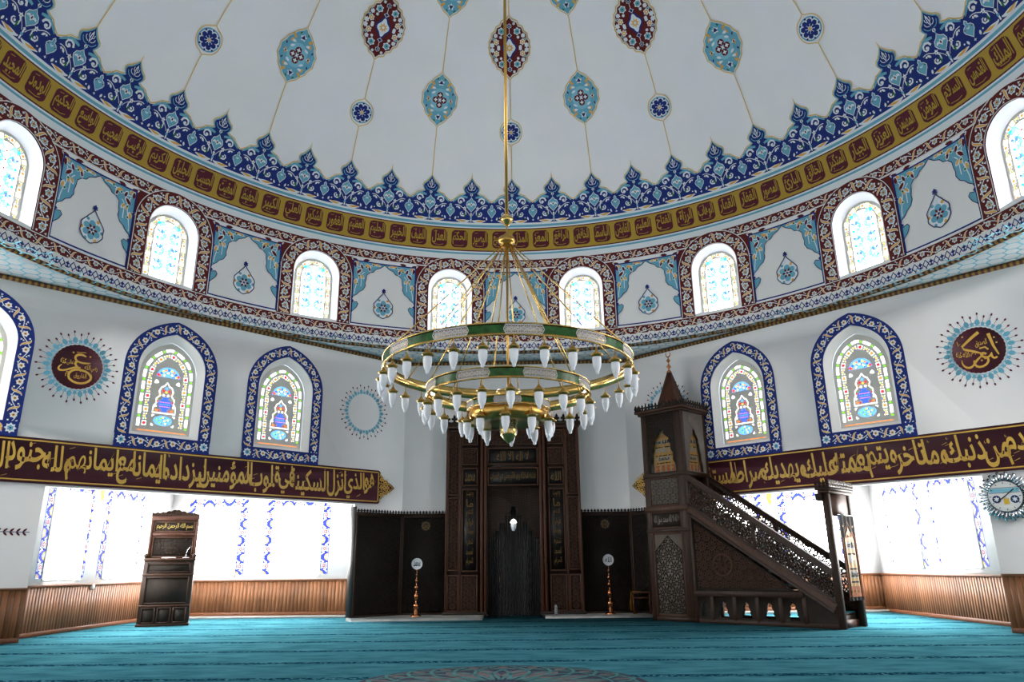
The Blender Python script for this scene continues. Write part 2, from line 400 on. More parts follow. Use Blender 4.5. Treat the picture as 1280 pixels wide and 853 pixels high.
# ================================================================ ornament motifs
def pathmap(path):                          # (s, t) -> point beside a 2D path given as points
    P = np.asarray(path, float); d = np.diff(P, axis=0); L0 = np.hypot(d[:, 0], d[:, 1]); S = np.concatenate([[0], np.cumsum(L0)])
    tg = d/np.maximum(L0, 1e-9)[:, None]; tv = np.concatenate([[tg[0]], (tg[1:]+tg[:-1])/2, [tg[-1]]]); tv /= np.hypot(tv[:, 0], tv[:, 1])[:, None]
    def f(V):
        s_ = V[:, 0]; x = np.interp(s_, S, P[:, 0]); y = np.interp(s_, S, P[:, 1]); tx = np.interp(s_, S, tv[:, 0]); ty = np.interp(s_, S, tv[:, 1])
        n = np.hypot(tx, ty); return np.stack([x-ty/n*V[:, 1], y+tx/n*V[:, 1]], 1)
    return f, S[-1]
def vine_unit(u, w, flip, pal):             # one flower with its leaf, band of half width w
    a = Art(); f = -1 if flip else 1; bg, leaf, wh, cy, dk = pal
    r = w*0.62
    a.stroke([(u*t, f*w*0.62*math.cos(PI*t)*-1) for t in np.linspace(-.5, .5, 9)], w*.13, wh, 2)
    P = bez((-.56*u, -f*w*.78), (-.28*u, -f*w*1.0), (-.42*u, f*w*.75), (-.10*u, f*w*.80), 9)
    a.stroke(P, [w*.06, w*.16, w*.28, w*.38, w*.42, w*.42, w*.38, w*.30, w*.20, w*.06], wh, 2)
    a.stroke(P, [w*.02, w*.06, w*.16, w*.25, w*.29, w*.29, w*.25, w*.17, w*.09, w*.02], leaf, 3)
    a.disc(-.50*u, f*w*.42, w*.15, wh, 3, 6); a.disc(-.12*u, -f*w*.72, w*.13, wh, 3, 6)
    a.star(.08*u, f*-w*.12, r, r*.72, 6, wh, 4, a0=0.3); a.star(.08*u, f*-w*.12, r*.72, r*.5, 6, cy, 5)
    a.disc(.08*u, f*-w*.12, r*.42, leaf, 6, 8); a.disc(.08*u, f*-w*.12, r*.2, dk, 7, 6)
    a.disc(-.32*u, -f*w*.2, w*.13, wh, 3, 6); a.disc(.40*u, f*w*.55, w*.16, wh, 3, 6); a.star(.42*u, -f*w*.75, w*.24, w*.1, 3, wh, 3, a0=f*PI/2)
    return a
def vine(art, path, w, u, pal, edge='white', ew=0.014, l0=1, step=0.08, fl=True):
    f, L0 = pathmap(path); h = w/2; n = max(2, int(round(L0/u))); u = L0/n
    bgn = max(2, int(L0/step)); bg = Art().rect(0, L0, -h, h, pal[0], 0, bgn, 1); art.use(bg, f, dl=l0)
    A, B = vine_unit(u, h*0.9, False, pal), vine_unit(u, h*0.9, True, pal)
    for i in range(n):
        art.use(A if i % 2 == 0 else B, lambda V, i=i: f(np.clip(V+np.array([(i+.5)*u, 0]), [0, -h], [L0, h])), dl=l0)
    if edge:
        for s_ in (-1, 1):
            e = Art().rect(0, L0, s_*h-ew/2, s_*h+ew/2, edge, 1, bgn, 1); art.use(e, f, dl=l0+6)
RED = ('maroon', 'cream', 'ivory', 'cyan', 'navy')
BLU = ('blue', 'cream', 'ivory', 'ivory', 'deepred')
PAL = ('ivory', 'pcream', 'pblue', 'white', 'pred')
def pointed(hw, z0, zs, za, n=12, k=0.45):  # arch outline anticlockwise from bottom left... left side up, over, right side down
    H = za-zs
    Lp = bez((-hw, zs), (-hw, zs+H*.52), (-hw*.55, za-H*.13), (0, za), n)
    return [(-hw, z0)] + Lp + [(-x, y) for x, y in Lp[-2::-1]] + [(hw, z0)]
def roundarch(hw, z0, zs, n=16):
    return [(-hw, z0)] + [(-hw*math.cos(PI*i/n), zs+hw*math.sin(PI*i/n)) for i in range(n+1)] + [(hw, z0)]

# ================================================================ room shell
def plaster_wall(name, fr, outline, holes=(), thick=0.12, m='plaster'):
    P = MB(); P.prism(outline, 0.0, thick, m, holes); o = P.build(name, mw=fr); return props(o, kind='structure')
TOP = 5.63
fl = MB(); fl.box(-11, 11, -11, 11, -0.1, 0, 'carpet'); floor = props(fl.build('floor'), kind='structure')
# carpet centre medallion
def plane_xy(V, off): return np.stack([V[:, 0]-.08, V[:, 1]-1.1, np.full(len(V), 0.001+off)], 1)
a = Art(); R0 = 1.34
a.disc(0, 0, R0, 'rug_navy', 1, 64); a.stroke([(R0*.985*math.cos(t), R0*.985*math.sin(t)) for t in np.linspace(0, 2*PI, 65)[:-1]], .03, 'rug_navy', 2, True)
for k in range(24):
    t = 2*PI*k/24
    a.petal(.80*R0*math.cos(t), .80*R0*math.sin(t), t, .15*R0, .11, 'rug_grey', 2)
for k in range(16):
    t = 2*PI*(k+.5)/16; a.petal(.25*R0*math.cos(t), .25*R0*math.sin(t), t, .50*R0, .24, 'rug_grey', 2)
for k in range(24):
    for sg in (-1, 1):
        P = [(R0*r*math.cos(2*PI*k/24+sg*g), R0*r*math.sin(2*PI*k/24+sg*g)) for r, g in ((.97, 0), (.9, .10), (.80, .20), (.66, .31), (.5, .40), (.33, .46), (.2, .5))]
        a.stroke(P, .034, 'rug_teal', 3)
for r in (.76, .93): a.stroke([(R0*r*math.cos(t), R0*r*math.sin(t)) for t in np.linspace(0, 2*PI, 65)[:-1]], .022, 'rug_teal', 4, True)
a.build('carpet_medallion', plane_xy, parent=floor)

WB = dict(hw=.60, z0=3.27, zs=4.50, za=5.19)     # opening of the arched windows in the main walls
WC = {'L': (-4.13, -1.10, 1.155), 'R': (-1.30, 1.09)}
def arch_hole(c): return [(c+x, z) for x, z in pointed(WB['hw'], WB['z0'], WB['zs'], WB['za'])]
def wall_outline(u0, u1, open_):
    if not open_: return [(u0, 0), (u1, 0), (u1, TOP), (u0, TOP)]
    a_, b_, h = open_; return [(u0, 0), (a_, 0), (a_, h), (b_, h), (b_, 0), (u1, 0), (u1, TOP), (u0, TOP)]
wl = plaster_wall('wall_front_left', FL, wall_outline(-5.0, 4.14, (-2.80, 2.92, 2.31)), [arch_hole(c) for c in WC['L']], .13)
wr = plaster_wall('wall_front_right', FR, wall_outline(-4.14, 5.0, (-2.92, 2.72, 2.31)), [arch_hole(c) for c in WC['R']], .13)
wf = plaster_wall('wall_front', FF, [(-2.53, 0), (-.66, 0), (-.66, 2.7), (.54, 2.7), (.54, 0), (2.53, 0), (2.53, TOP), (-2.53, TOP)], (), .4)
REAR = []          # walls behind and beside the camera: unseen glowing panes added to light the room
for nm, fr, hw_, cs, op in (('wall_left', frame(-1, 0, 8.99), 1.95, (-.9, .9), None), ('wall_right', frame(1, 0, 8.99), 1.95, (-.9, .9), None), ('wall_back', frame(0, -1, 8.99), 1.95, (-.9, .9), None),
                    ('wall_back_left', frame(-q, -q, 7.709), 5.05, (-4.1, -1.2, 1.2, 4.1), (-3.4, 3.4, 2.5)), ('wall_back_right', frame(q, -q, 7.709), 5.05, (-4.1, -1.2, 1.2, 4.1), (-3.4, 3.4, 2.5))):
    plaster_wall(nm, fr, wall_outline(-hw_, hw_, op), [arch_hole(c) for c in cs]); REAR.append((fr, cs, 'fill_glass' if nm in ('wall_left', 'wall_right') else 'fill_glass_dim'))
# corner rooms beyond the arcades
XL, XR, YB, CH = -7.90, 8.05, 8.90, 2.78
for nm, x, y0, y1, s_ in (('wall_niche_left', XL, 3.08, YB, -1), ('wall_niche_right', XR, 2.93, YB, 1), ('wall_niche_rear_left', XL-.3, -9.2, -2.78, -1), ('wall_niche_rear_right', XR+.2, -9.2, -2.73, 1)):
    P = MB(); P.box(min(x, x+s_*.12), max(x, x+s_*.12), y0, y1, 0, CH, 'plaster'); props(P.build(nm), kind='structure')
for nm, y, x0, x1, s_ in (('wall_niche_front_left', YB, XL-.1, -1.9, 1), ('wall_niche_front_right', YB, 1.9, XR+.1, 1), ('wall_niche_front_centre', YB, -1.9, 1.9, 1), ('wall_niche_rear', -9.2, XL-.5, -1.9, -1), ('wall_niche_rear_side', -9.2, 1.9, XR+.5, -1)):
    P = MB(); P.box(x0, x1, min(y, y+s_*.12), max(y, y+s_*.12), 0, CH, 'plaster'); props(P.build(nm), kind='structure')
for nm, pts in (('ceiling_niche_left', [(-9.3, 2), (-7.6, 3.5), (-2.62, 8.5), (-2.0, 8.6), (-2.0, 9.1), (-9.3, 9.1)]), ('ceiling_niche_right', [(9.3, 2), (7.6, 3.5), (2.62, 8.5), (2.0, 8.6), (2.0, 9.1), (9.3, 9.1)]),
                ('ceiling_niche_rear_left', [(-9.3, -2), (-7.6, -3.4), (-3.3, -7.7), (-1.9, -9.0), (-1.9, -9.4), (-9.3, -9.4)]), ('ceiling_niche_rear_right', [(9.3, -2), (7.6, -3.4), (3.3, -7.7), (1.9, -9.0), (1.9, -9.4), (9.3, -9.4)])):
    P = MB(); P.prism(pts, CH, CH+.1, 'plaster', axis='z'); props(P.build(nm), kind='structure')

# ---- lower windows with roller blinds
wn = [0]
def niche_border(A, p, q_, bw, fill=True):
    f, L0 = pathmap([p, q_]); n = max(1, int(round(L0/.42))); u = L0/n; h = bw/2
    A.use(Art().rect(0, L0, -h, h, 'ivory', 1, 8, 1), f)
    for s_ in (-1, 1): A.use(Art().rect(0, L0, s_*h-.006, s_*h+.006, 'pblue', 2, 8, 1), f)
    for i in range(n):
        c = (i+.5)*u; B = Art(); sg = 1 if i % 2 else -1
        for k in (-1, 1):
            B.stroke([(c+k*u*.16, 0), (c+k*u*.24, sg*k*h*.5), (c+k*u*.34, sg*k*h*.15), (c+k*u*.46, -sg*k*h*.55), (c+k*u*.5, -sg*k*h*.7)], [h*.4, h*.75, h*.95, h*.8, h*.5], 'pblue', 2)
            B.poly([(c+k*u*.16, -h), (c+k*u*.30, -h), (c+k*u*.22, -h*.45)], 'pblue', 2); B.poly([(c+k*u*.16, h), (c+k*u*.30, h), (c+k*u*.22, h*.45)], 'pblue', 2)
            B.stroke([(c+k*u*.30, sg*k*h*.75), (c+k*u*.40, sg*k*h*.35), (c+k*u*.47, sg*k*h*.1)], [h*.15, h*.42, h*.16], 'pcream', 4)
        B.stroke([(c+h*.72*math.cos(t), h*.72*math.sin(t)) for t in np.linspace(0, 2*PI, 13)[:-1]], h*.20, 'pblue', 3, True); B.disc(c, 0, h*.66, 'ivory', 4, 12)
        for t in range(6): B.disc(c+h*.36*math.cos(t*PI/3), h*.36*math.sin(t*PI/3), h*.20, 'pred', 5, 6)
        B.disc(c, 0, h*.13, 'pblue', 6, 6); A.use(B, f)
def blind_window(fr, c, w, z0, z1, bw=0.17, side='', paint=True, top=True):
    wn[0] += 1
    P = MB(); P.box(c-w/2-.02, c+w/2+.02, -.03, -.005, z0-.03, z1+.02, 'white')
    o = P.build('window_%d' % wn[0], mw=fr); props(o, kind='structure')
    B = MB(); B.box(c-w/2, c+w/2, -.060, -.052, z0-.02, z1, 'blind' if paint else 'blind_north'); B.build('blind', parent=o)
    B = MB(); B.box(c-w/2-.01, c+w/2+.01, -.068, -.050, z0-.045, z0-.02, 'white'); B.build('bottom_bar', parent=o)
    if paint:
        A = Art(); e = w/2+.012+bw/2
        niche_border(A, (c-e, z0+.0), (c-e, z1), bw); niche_border(A, (c+e, z0+.0), (c+e, z1), bw); niche_border(A, (c-e-bw/2, z1+bw/2+.02), (c+e+bw/2, z1+bw/2+.02), bw)
        A.build('painted_border', flat(-.001), parent=o)
    return o
FNL = frame(-1, 0, -XL); FNR = frame(1, 0, XR); FNB = frame(0, 1, YB)
for y0, y1 in ((4.33, 5.72), (6.14, 7.60)): blind_window(FNL, (y0+y1)/2, y1-y0-.37, .90, 2.37)
for y0, y1 in ((6.84, 8.30), (4.90, 6.44)): blind_window(FNR, -(y0+y1)/2, y1-y0-.37, .93, 2.37)
for x0, x1 in ((-7.5, -6.14), (-5.70, -4.24)): blind_window(FNB, (x0+x1)/2, x1-x0-.37, .905, 2.38)
for x0, x1 in ((4.12, 5.58), (5.93, 7.40)): blind_window(FNB, (x0+x1)/2, x1-x0-.37, .905, 2.38)
for fr, cs in ((frame(-1, 0, -XL+.3), (-4.6, -6.4, -8.1)), (frame(1, 0, XR+.2), (4.6, 6.4, 8.1)), (frame(0, -1, 9.2), (-6.9, -5.2, -3.5, 3.5, 5.2, 6.9))):
    for c in cs: blind_window(fr, c, 1.15, .9, 2.38, paint=False)

# ---- wainscot of separate boards
def wainscot(name, fr, u0, u1, z0=0.0, z1=0.80, m='wood_panel', y=0.0):
    P = MB(); x = u0; r = random.Random(name)
    while x < u1-.01:
        w = min(.082, u1-x); P.box(x+.003, x+w-.003, y-.022, y+.01, z0+.05, z1-.03, m); x += w
    P.box(u0, u1, y-.016, y+.01, z0, z1-.01, 'wood_carved'); o = P.build(name, mw=fr); props(o, kind='structure')
    T = MB(); T.box(u0, u1, y-.045, y+.01, z1-.035, z1, 'wood_rail' if m == 'wood_panel' else 'wood_carved'); T.build('cap_rail', parent=o, bevel=.004)
    T = MB(); T.box(u0, u1, y-.035, y+.01, z0, z0+.07, 'wood_rail' if m == 'wood_panel' else 'wood_carved'); T.build('skirting_board', parent=o, bevel=.004)
    return o
mat('wood_shade', '64442d', 0.5, vary=0.4, scale=4, stretch=(16, 16, 1.3), island=True, bump=0.1, bscale=20)
wainscot('wainscot_niche_left', FNL, 3.1, 8.90); wainscot('wainscot_niche_right', FNR, -8.90, -2.95)
wainscot('wainscot_niche_front_left', FNB, -7.88, -3.2, .045); wainscot('wainscot_niche_front_right', FNB, 3.2, 8.03, .045)
wainscot('wainscot_pier_left', FL, -5.0, -2.80, 0, .78); wainscot('wainscot_pier_right', FR, 2.72, 5.0, 0, .835)
P = MB(); P.box(-7.88, -3.2, 8.72, 8.895, 0, .045, 'marble'); props(P.build('baseboard_niche_left', bevel=.005), kind='structure')
P = MB(); P.box(3.2, 8.03, 8.72, 8.895, 0, .045, 'marble'); props(P.build('baseboard_niche_right', bevel=.005), kind='structure')
for nm, pts in (('step_left', [(-3.30, 7.30), (-.70, 7.42), (-.70, 8.3), (-2.6, 8.4), (-3.45, 7.50)]), ('step_right', [(.58, 7.72), (3.3, 7.72), (3.3, 7.72), (2.6, 8.5), (.58, 8.3)])):
    P = MB(); P.prism([p for i, p in enumerate(pts) if i == 0 or p != pts[i-1]], 0, .06, 'marble', axis='z'); props(P.build(nm, bevel=.006), kind='structure')

# ---- coloured arched windows of the main walls
def cells_along(art, path, w, seq, gap=.012, l=2, n=None):
    f, L0 = pathmap(path); tot = sum(k for k, _ in seq); reps = n or max(1, int(round(L0/tot))); k0 = L0/(tot*reps); s_ = 0
    for _ in range(reps):
        for k, m in seq:
            k *= k0
            if m == 'flower4' or m == 'flower4r':
                c = s_+k/2; cc = {'flower4': 'g_orange', 'flower4r': 'g_red'}[m]; A = Art()
                for dx in (-1, 1):
                    for dy in (-1, 1): A.rect(c+dx*k*.24-k*.17, c+dx*k*.24+k*.17, dy*w*.24-w*.17, dy*w*.24+w*.17, 'g_pale', l)
                A.star(c, 0, k*.40, k*.20, 4, cc, l+1, a0=PI/4); art.use(A, f)
            elif m == 'wreath':
                c = s_+k/2; A = Art()
                for i in range(3):
                    for dy in (-1, 1): A.disc(s_+k*(.2+.3*i), dy*w*.22, min(w, k/3)*.27, ('g_lyellow', 'g_blue' if i == 1 else 'g_pale')[(i+(dy > 0)) % 2], l, 6)
                A.disc(c, 0, w*.17, 'g_yellow', l+1, 6); A.disc(c-k*.22, 0, w*.1, 'g_green', l+1, 6); A.disc(c+k*.22, 0, w*.1, 'g_orange', l+1, 6); art.use(A, f)
            else:
                A = Art().rect(s_+gap/2, s_+k-gap/2, -w/2, w/2, m, l, 2, 1); art.use(A, f)
            s_ += k
def vase_glass():
    a = Art(); P = [(-x, y) for x, y in pointed(.44, 3.44, 4.40, 4.97)]
    a.poly([(-.50, 3.36), (.50, 3.36)] + [(x, y) for x, y in reversed(pointed(.50, 3.36, 4.42, 5.06))][1:-1], 'lead', 1)
    p1 = pointed(.415, 3.46, 4.40, 4.93); p2 = pointed(.315, 3.48, 4.38, 4.82)
    cells_along(a, p1, .050, [(.17, 'g_milk'), (.055, 'g_green')], .024)
    cells_along(a, p2, .090, [(.12, 'flower4r'), (.16, 'wreath'), (.12, 'flower4'), (.16, 'wreath')], n=6)
    # lunette
    pts = [(.21*math.cos(t), 4.40+.20*math.sin(t)) for t in np.linspace(0, PI, 13)]; a.poly(pts, 'g_sky', 2)
    for i in range(9): t = PI*(i+.5)/9; a.disc(.15*math.cos(t), 4.405+.14*math.sin(t), .024, ('g_yellow', 'g_blue', 'g_orange')[i % 3], 3, 6); a.disc(.08*math.cos(t), 4.41+.08*math.sin(t), .016, ('g_blue', 'g_milk', 'g_yellow')[i % 3], 3, 6)
    for s_ in (-1, 1): a.star(s_*.175, 4.44, .045, .02, 4, 'g_red', 3)
    a.rect(-.2, .2, 4.395, 4.405, 'lead', 4)
    # spandrel sprays
    for s_ in (-1, 1):
        for k in range(4): a.petal(s_*.20, 4.34, PI/2+s_*(.5+.35*k)+PI*.6*s_, .07, .022, 'g_milk', 2)
    # trefoil niche outline with the vase
    nic = [(-.20, 3.74), (.20, 3.74), (.19, 3.86), (.15, 3.92), (.16, 4.0), (.10, 4.06), (.125, 4.14), (.09, 4.22), (.045, 4.24), (0, 4.31)]
    full = nic + [(-x, y) for x, y in nic[-2:1:-1]]
    a.stroke(full, .016, 'g_milk', 3, True)
    a.poly([(-.055, 3.77), (.055, 3.77), (.04, 3.80), (.10, 3.85), (.115, 3.90), (.10, 3.96), (.045, 4.0), (.06, 4.03), (-.06, 4.03), (-.045, 4.0), (-.10, 3.96), (-.115, 3.90), (-.10, 3.85), (-.04, 3.80)], 'g_blue', 3)
    for z in (3.86, 3.90, 3.94): 
        for k in range(-3, 4): a.disc(k*.027, z, .010, 'g_orange' if z != 3.90 else 'g_sky', 4, 5)
    for x, z, m_, r in ((0, 4.20, 'g_sky', .04), (-.05, 4.15, 'g_red', .03), (.05, 4.15, 'g_red', .03), (0, 4.13, 'g_yellow', .03), (-.10, 4.09, 'g_orange', .028), (.10, 4.09, 'g_orange', .028), (-.04, 4.07, 'g_milk', .026), (.04, 4.07, 'g_milk', .026), (-.14, 3.95, 'g_red', .026), (.14, 3.95, 'g_red', .026),
                       (-.155, 3.86, 'g_milk', .022), (.155, 3.86, 'g_milk', .022), (-.14, 3.79, 'g_orange', .03), (.14, 3.79, 'g_orange', .03), (-.09, 3.78, 'g_red', .02), (.09, 3.78, 'g_red', .02), (-.13, 4.0, 'g_green', .016), (.13, 4.0, 'g_green', .016)):
        a.star(x, z, r, r*.55, 4, m_, 3, a0=.3)
    # bottom medallion
    a.poly([(-.17, 3.60), (-.13, 3.66), (-.05, 3.69), (.05, 3.69), (.13, 3.66), (.17, 3.60), (.13, 3.54), (.05, 3.51), (-.05, 3.51), (-.13, 3.54)], 'g_sky', 2)
    for x, z in ((-.10, 3.61), (-.04, 3.64), (.03, 3.60), (.09, 3.62), (-.05, 3.56), (.05, 3.55), (0, 3.66)): a.disc(x, z, .02, 'g_green' if x < 0 else 'g_yellow', 3, 6); a.disc(x+.03, z-.01, .012, 'g_blue', 4, 5)
    for sx in (-1, 1):
        for sz in (-1, 1): a.poly([(sx*.20, 3.60+sz*.10), (sx*.155, 3.60+sz*.10), (sx*.20, 3.60+sz*.055)], 'g_milk', 2)
    a.rect(-.42, .42, 3.395, 3.41, 'g_orange', 2)
    return a
VG = vase_glass()
def arched_window(fr, c):
    wn[0] += 1
    o = MB(); inn = [(c+x, z) for x, z in pointed(.50, 3.36, 4.45, 5.07)]; out = [(c+x, z) for x, z in pointed(.60, 3.27, 4.50, 5.19)]
    n = len(out); V = [(x, 0.0, z) for x, z in out] + [(x, .16, z) for x, z in inn]; o.add(V, [(i, (i+1) % n, (i+1) % n+n, i+n) for i in range(n)], 'white')
    rv = props(o.build('window_%d' % wn[0], mw=fr), kind='structure')
    g = Art().use(VG, x=c); g.build('stained_glass', flat(.17), parent=rv)
    b_ = MB(); b_.prism(inn, .175, .21, 'lead'); b_.build('tracery_slab', parent=rv)
    A = Art(); e = .11; pl = [(c+x, z) for x, z in pointed(.60+e, 3.27-e*.0, 4.52, 5.19+e*1.15, 18)]
    vine(A, pl, .205, .27, BLU, 'blue', .03); 
    vine(A, [(c-.60-2*e+.0, 3.27-e), (c+.60+2*e, 3.27-e)], .21, .27, BLU, 'blue', .03, l0=9)
    for sx in (-1, 1):
        A.rect(c+sx*.71-.105, c+sx*.71+.105, 3.16-.105, 3.16+.105, 'blue', 15); A.star(c+sx*.71, 3.17, .085, .06, 8, 'ivory', 16); A.star(c+sx*.71, 3.17, .05, .035, 6, 'cyan', 17); A.disc(c+sx*.71, 3.17, .015, 'navy', 18, 6)
    A.build('painted_border', flat(-.001), parent=rv)
    return rv
for fr, cs, gm in REAR:  # out-of-view arched windows put in as fill light
    for c in cs:
        wn[0] += 1; P = MB(); P.prism([(c+x, z) for x, z in pointed(.60, 3.27, 4.50, 5.19)], .06, .09, gm); P.prism([(c-.02, 3.27), (c+.02, 3.27), (c+.02, 5.18), (c-.02, 5.18)], .03, .06, 'white'); P.prism([(c-.6, 4.3), (c+.6, 4.3), (c+.6, 4.34), (c-.6, 4.34)], .03, .06, 'white'); props(P.build('window_%d' % wn[0], mw=fr), kind='structure')
for c in WC['L']: arched_window(FL, c)
for c in WC['R']: arched_window(FR, c)

# ---- drum, dome and soffit
R, ZS, Z0, RHO = 7.709, 8.2, 5.933, 8.033
TH0 = math.asin((ZS-Z0)/RHO)
def dome_surf(V, off):               # V: metres along the drum circle, height above the springing line
    a_ = V[:, 0]/R; s_ = V[:, 1]; th = TH0+np.maximum(s_, 0)/RHO
    r = np.where(s_ <= 0, R, RHO*np.cos(th)); z = np.where(s_ <= 0, ZS+s_, Z0+RHO*np.sin(th))
    nr = np.where(s_ <= 0, 1.0, np.cos(th)); nz = np.where(s_ <= 0, 0.0, np.sin(th))
    r = r-nr*off; z = z-nz*off
    return np.stack([r*np.sin(a_), r*np.cos(a_), z], 1)
def rad(s_): return RHO*math.cos(TH0+s_/RHO) if s_ > 0 else R
def on_dome(a0):                      # true-size drawing around azimuth a0
    def f(V):
        rr = np.where(V[:, 1] > 0, RHO*np.cos(TH0+np.maximum(V[:, 1], 0)/RHO), R)
        return np.stack([a0*R + V[:, 0]*R/rr, V[:, 1]], 1)
    return f
P = MB(); nS, nA = 48, 192; RM = RHO+.012; smax = RHO*(PI/2-TH0)
V = []
for j in range(nS+1):
    th = TH0+(PI/2-TH0)*j/nS
    for i in range(nA): t = 2*PI*i/nA; V.append((RM*math.cos(th)*math.sin(t), RM*math.cos(th)*math.cos(t), Z0+RM*math.sin(th)))
P.add(V, [(j*nA+i, (j+1)*nA+i, (j+1)*nA+(i+1) % nA, j*nA+(i+1) % nA) for j in range(nS) for i in range(nA)], 'dome_plaster')
dome = props(P.build('ceiling', smooth=True), kind='structure')
BAY = 2*PI/16*R
WZ0, WZS, WHW = 6.14, 7.14, .50       # drum window opening
def bay_plaster():
    a_ = Art(); hole = roundarch(WHW, WZ0, WZS)
    a_.poly([(-BAY/2, TOP), (BAY/2, TOP), (BAY/2, ZS), (-BAY/2, ZS)], 'dome_plaster', 0, [hole], mx=.25); return a_
def shift(x0): return lambda V: np.stack([V[:, 0]+x0, V[:, 1]-ZS], 1)
A = Art(); bp_ = bay_plaster()
for k in range(16): A.use(bp_, shift((k+.5)*BAY+.05))
drum = props(A.build('wall_drum', dome_surf), kind='structure')
P = MB(); P.lathe([(R+.35, TOP+.05), (R+.35, ZS+.3)], 'dome_plaster', 64); P.build('outer_shell', parent=drum)
def drum_glass():
    a_ = Art(); hw = .40
    a_.poly([(-hw-.02, 6.16), (hw+.02, 6.16)] + list(reversed(roundarch(hw+.02, 6.16, 7.10)))[1:-1], 'lead', 1, mx=.25)
    cells_along(a_, roundarch(.335, 6.20, 7.10), .085, [(.10, 'flower4'), (.10, 'g_lyellow'), (.10, 'wreath')], gap=.02, n=10)
    a_.poly([(-.255, 6.20), (.255, 6.20)] + list(reversed(roundarch(.255, 6.20, 7.10)))[1:-1], 'g_white', 2, mx=.25)
    r = random.Random(3)
    for k in range(7):
        z = 6.32+k*.15; a_.star(0, z, .035, .018, 5, 'g_red', 5)
        for s_ in (-1, 1):
            for i in range(3):
                a_.petal(s_*.02, z, (PI/2-s_*PI/2)+s_*(-.7+.7*i), .10, .06, 'g_lcyan' if k % 2 else 'g_lblue', 4)
            a_.star(s_*.13, z+.06, .065, .035, 6, 'g_mblue' if k % 2 else 'g_lblue', 4, a0=.2*k)
            a_.petal(s_*.05, z+.05, PI/2-s_*.9, .14, .05, 'g_lcyan', 3); a_.petal(s_*.20, z, PI/2+s_*.5, .10, .05, 'g_lblue' if k % 3 else 'g_lcyan', 4)
            a_.disc(s_*.20, z+.08, .035, 'g_mblue' if k % 2 else 'g_cyan', 5, 5)
            a_.stroke([(s_*.015, z-.05), (s_*.09, z), (s_*.17, z+.02), (s_*.22, z+.08)], .010, 'g_mblue', 4)
    return a_
DG = drum_glass()
for k in range(16):
    wn[0] += 1; x0 = (k+.5)*BAY+.05; a0 = x0/R
    fr = Matrix(((math.cos(a0), math.sin(a0), 0, R*math.sin(a0)), (-math.sin(a0), math.cos(a0), 0, R*math.cos(a0)), (0, 0, 1, 0), (0, 0, 0, 1)))
    o = MB(); out = roundarch(WHW, WZ0, WZS); inn = roundarch(.42, 6.155, 7.10); n = len(out)
    mid = [((a_[0]*.9+b_[0]*.1)*.985, .03, a_[1]*.9+b_[1]*.1) for a_, b_ in zip(out, inn)]
    V = [(x, -.016 if abs(x) < .01 else -.016+.0162*(1-(x/WHW)**2)*-1, z) for x, z in out]
    V = [(x, -x*x/(2*R)-.001, z) for x, z in out] + [(x, .17, z) for x, z in inn]
    o.add(V, [(i, (i+1) % n, (i+1) % n+n, i+n) for i in range(n)], 'plaster')
    rv = props(o.build('window_%d' % wn[0], mw=fr), kind='structure')
    north = 90 < (math.degrees(a0) % 360) < 270; DGs = Art(); DGs.it = [(v_, t_, 'g_white_north' if north and m_ == 'g_white' else m_, l_) for v_, t_, m_, l_ in DG.it]; DGs.build('stained_glass', flat(.175), parent=rv)
    b_ = MB(); b_.prism(inn, .18, .21, 'lead'); b_.build('tracery_slab', parent=rv)
# drum painting: repeated bay by bay, one object each
def drop():
    a_ = Art()
    def lobes(sc): return [(sc*(.215+.012*math.cos(8*t+PI))*math.cos(t)*1.0, 6.55+sc*(.235+.012*math.cos(8*t))*math.sin(t)) for t in np.linspace(-PI*1.30, PI*.30, 34)]
    L1 = lobes(1.0); out = L1 + bez(L1[-1], (.10, 6.80), (.02, 6.85), (0, 6.93), 5)[1:] ; out = bez((0, 6.93), (-.02, 6.85), (-.10, 6.80), L1[0], 5)[:-1]+out
    a_.poly(out, 'ivory', 1); a_.stroke(out, .018, 'navy', 6, True)
    a_.disc(0, 6.55, .19, 'ivory', 2, 20)
    for i in range(6):
        t = PI/2+i*PI/3; a_.disc(.115*math.cos(t), 6.55+.115*math.sin(t), .062, 'cyan', 3, 8); a_.petal(.03*math.cos(t+PI/6), 6.55+.03*math.sin(t+PI/6), t+PI/6, .075, .04, 'maroon', 5)
        a_.disc(.185*math.cos(t+PI/6), 6.55+.20*math.sin(t+PI/6), .032, 'cream' if i % 2 else 'cyan', 3, 6)
    a_.star(0, 6.55, .038, .018, 6, 'blue', 5)
    a_.star(0, 6.965, .05, .03, 4, 'blue', 7); a_.disc(-.03, 6.93, .018, 'blue', 7, 6); a_.disc(.03, 6.93, .018, 'blue', 7, 6)
    return a_
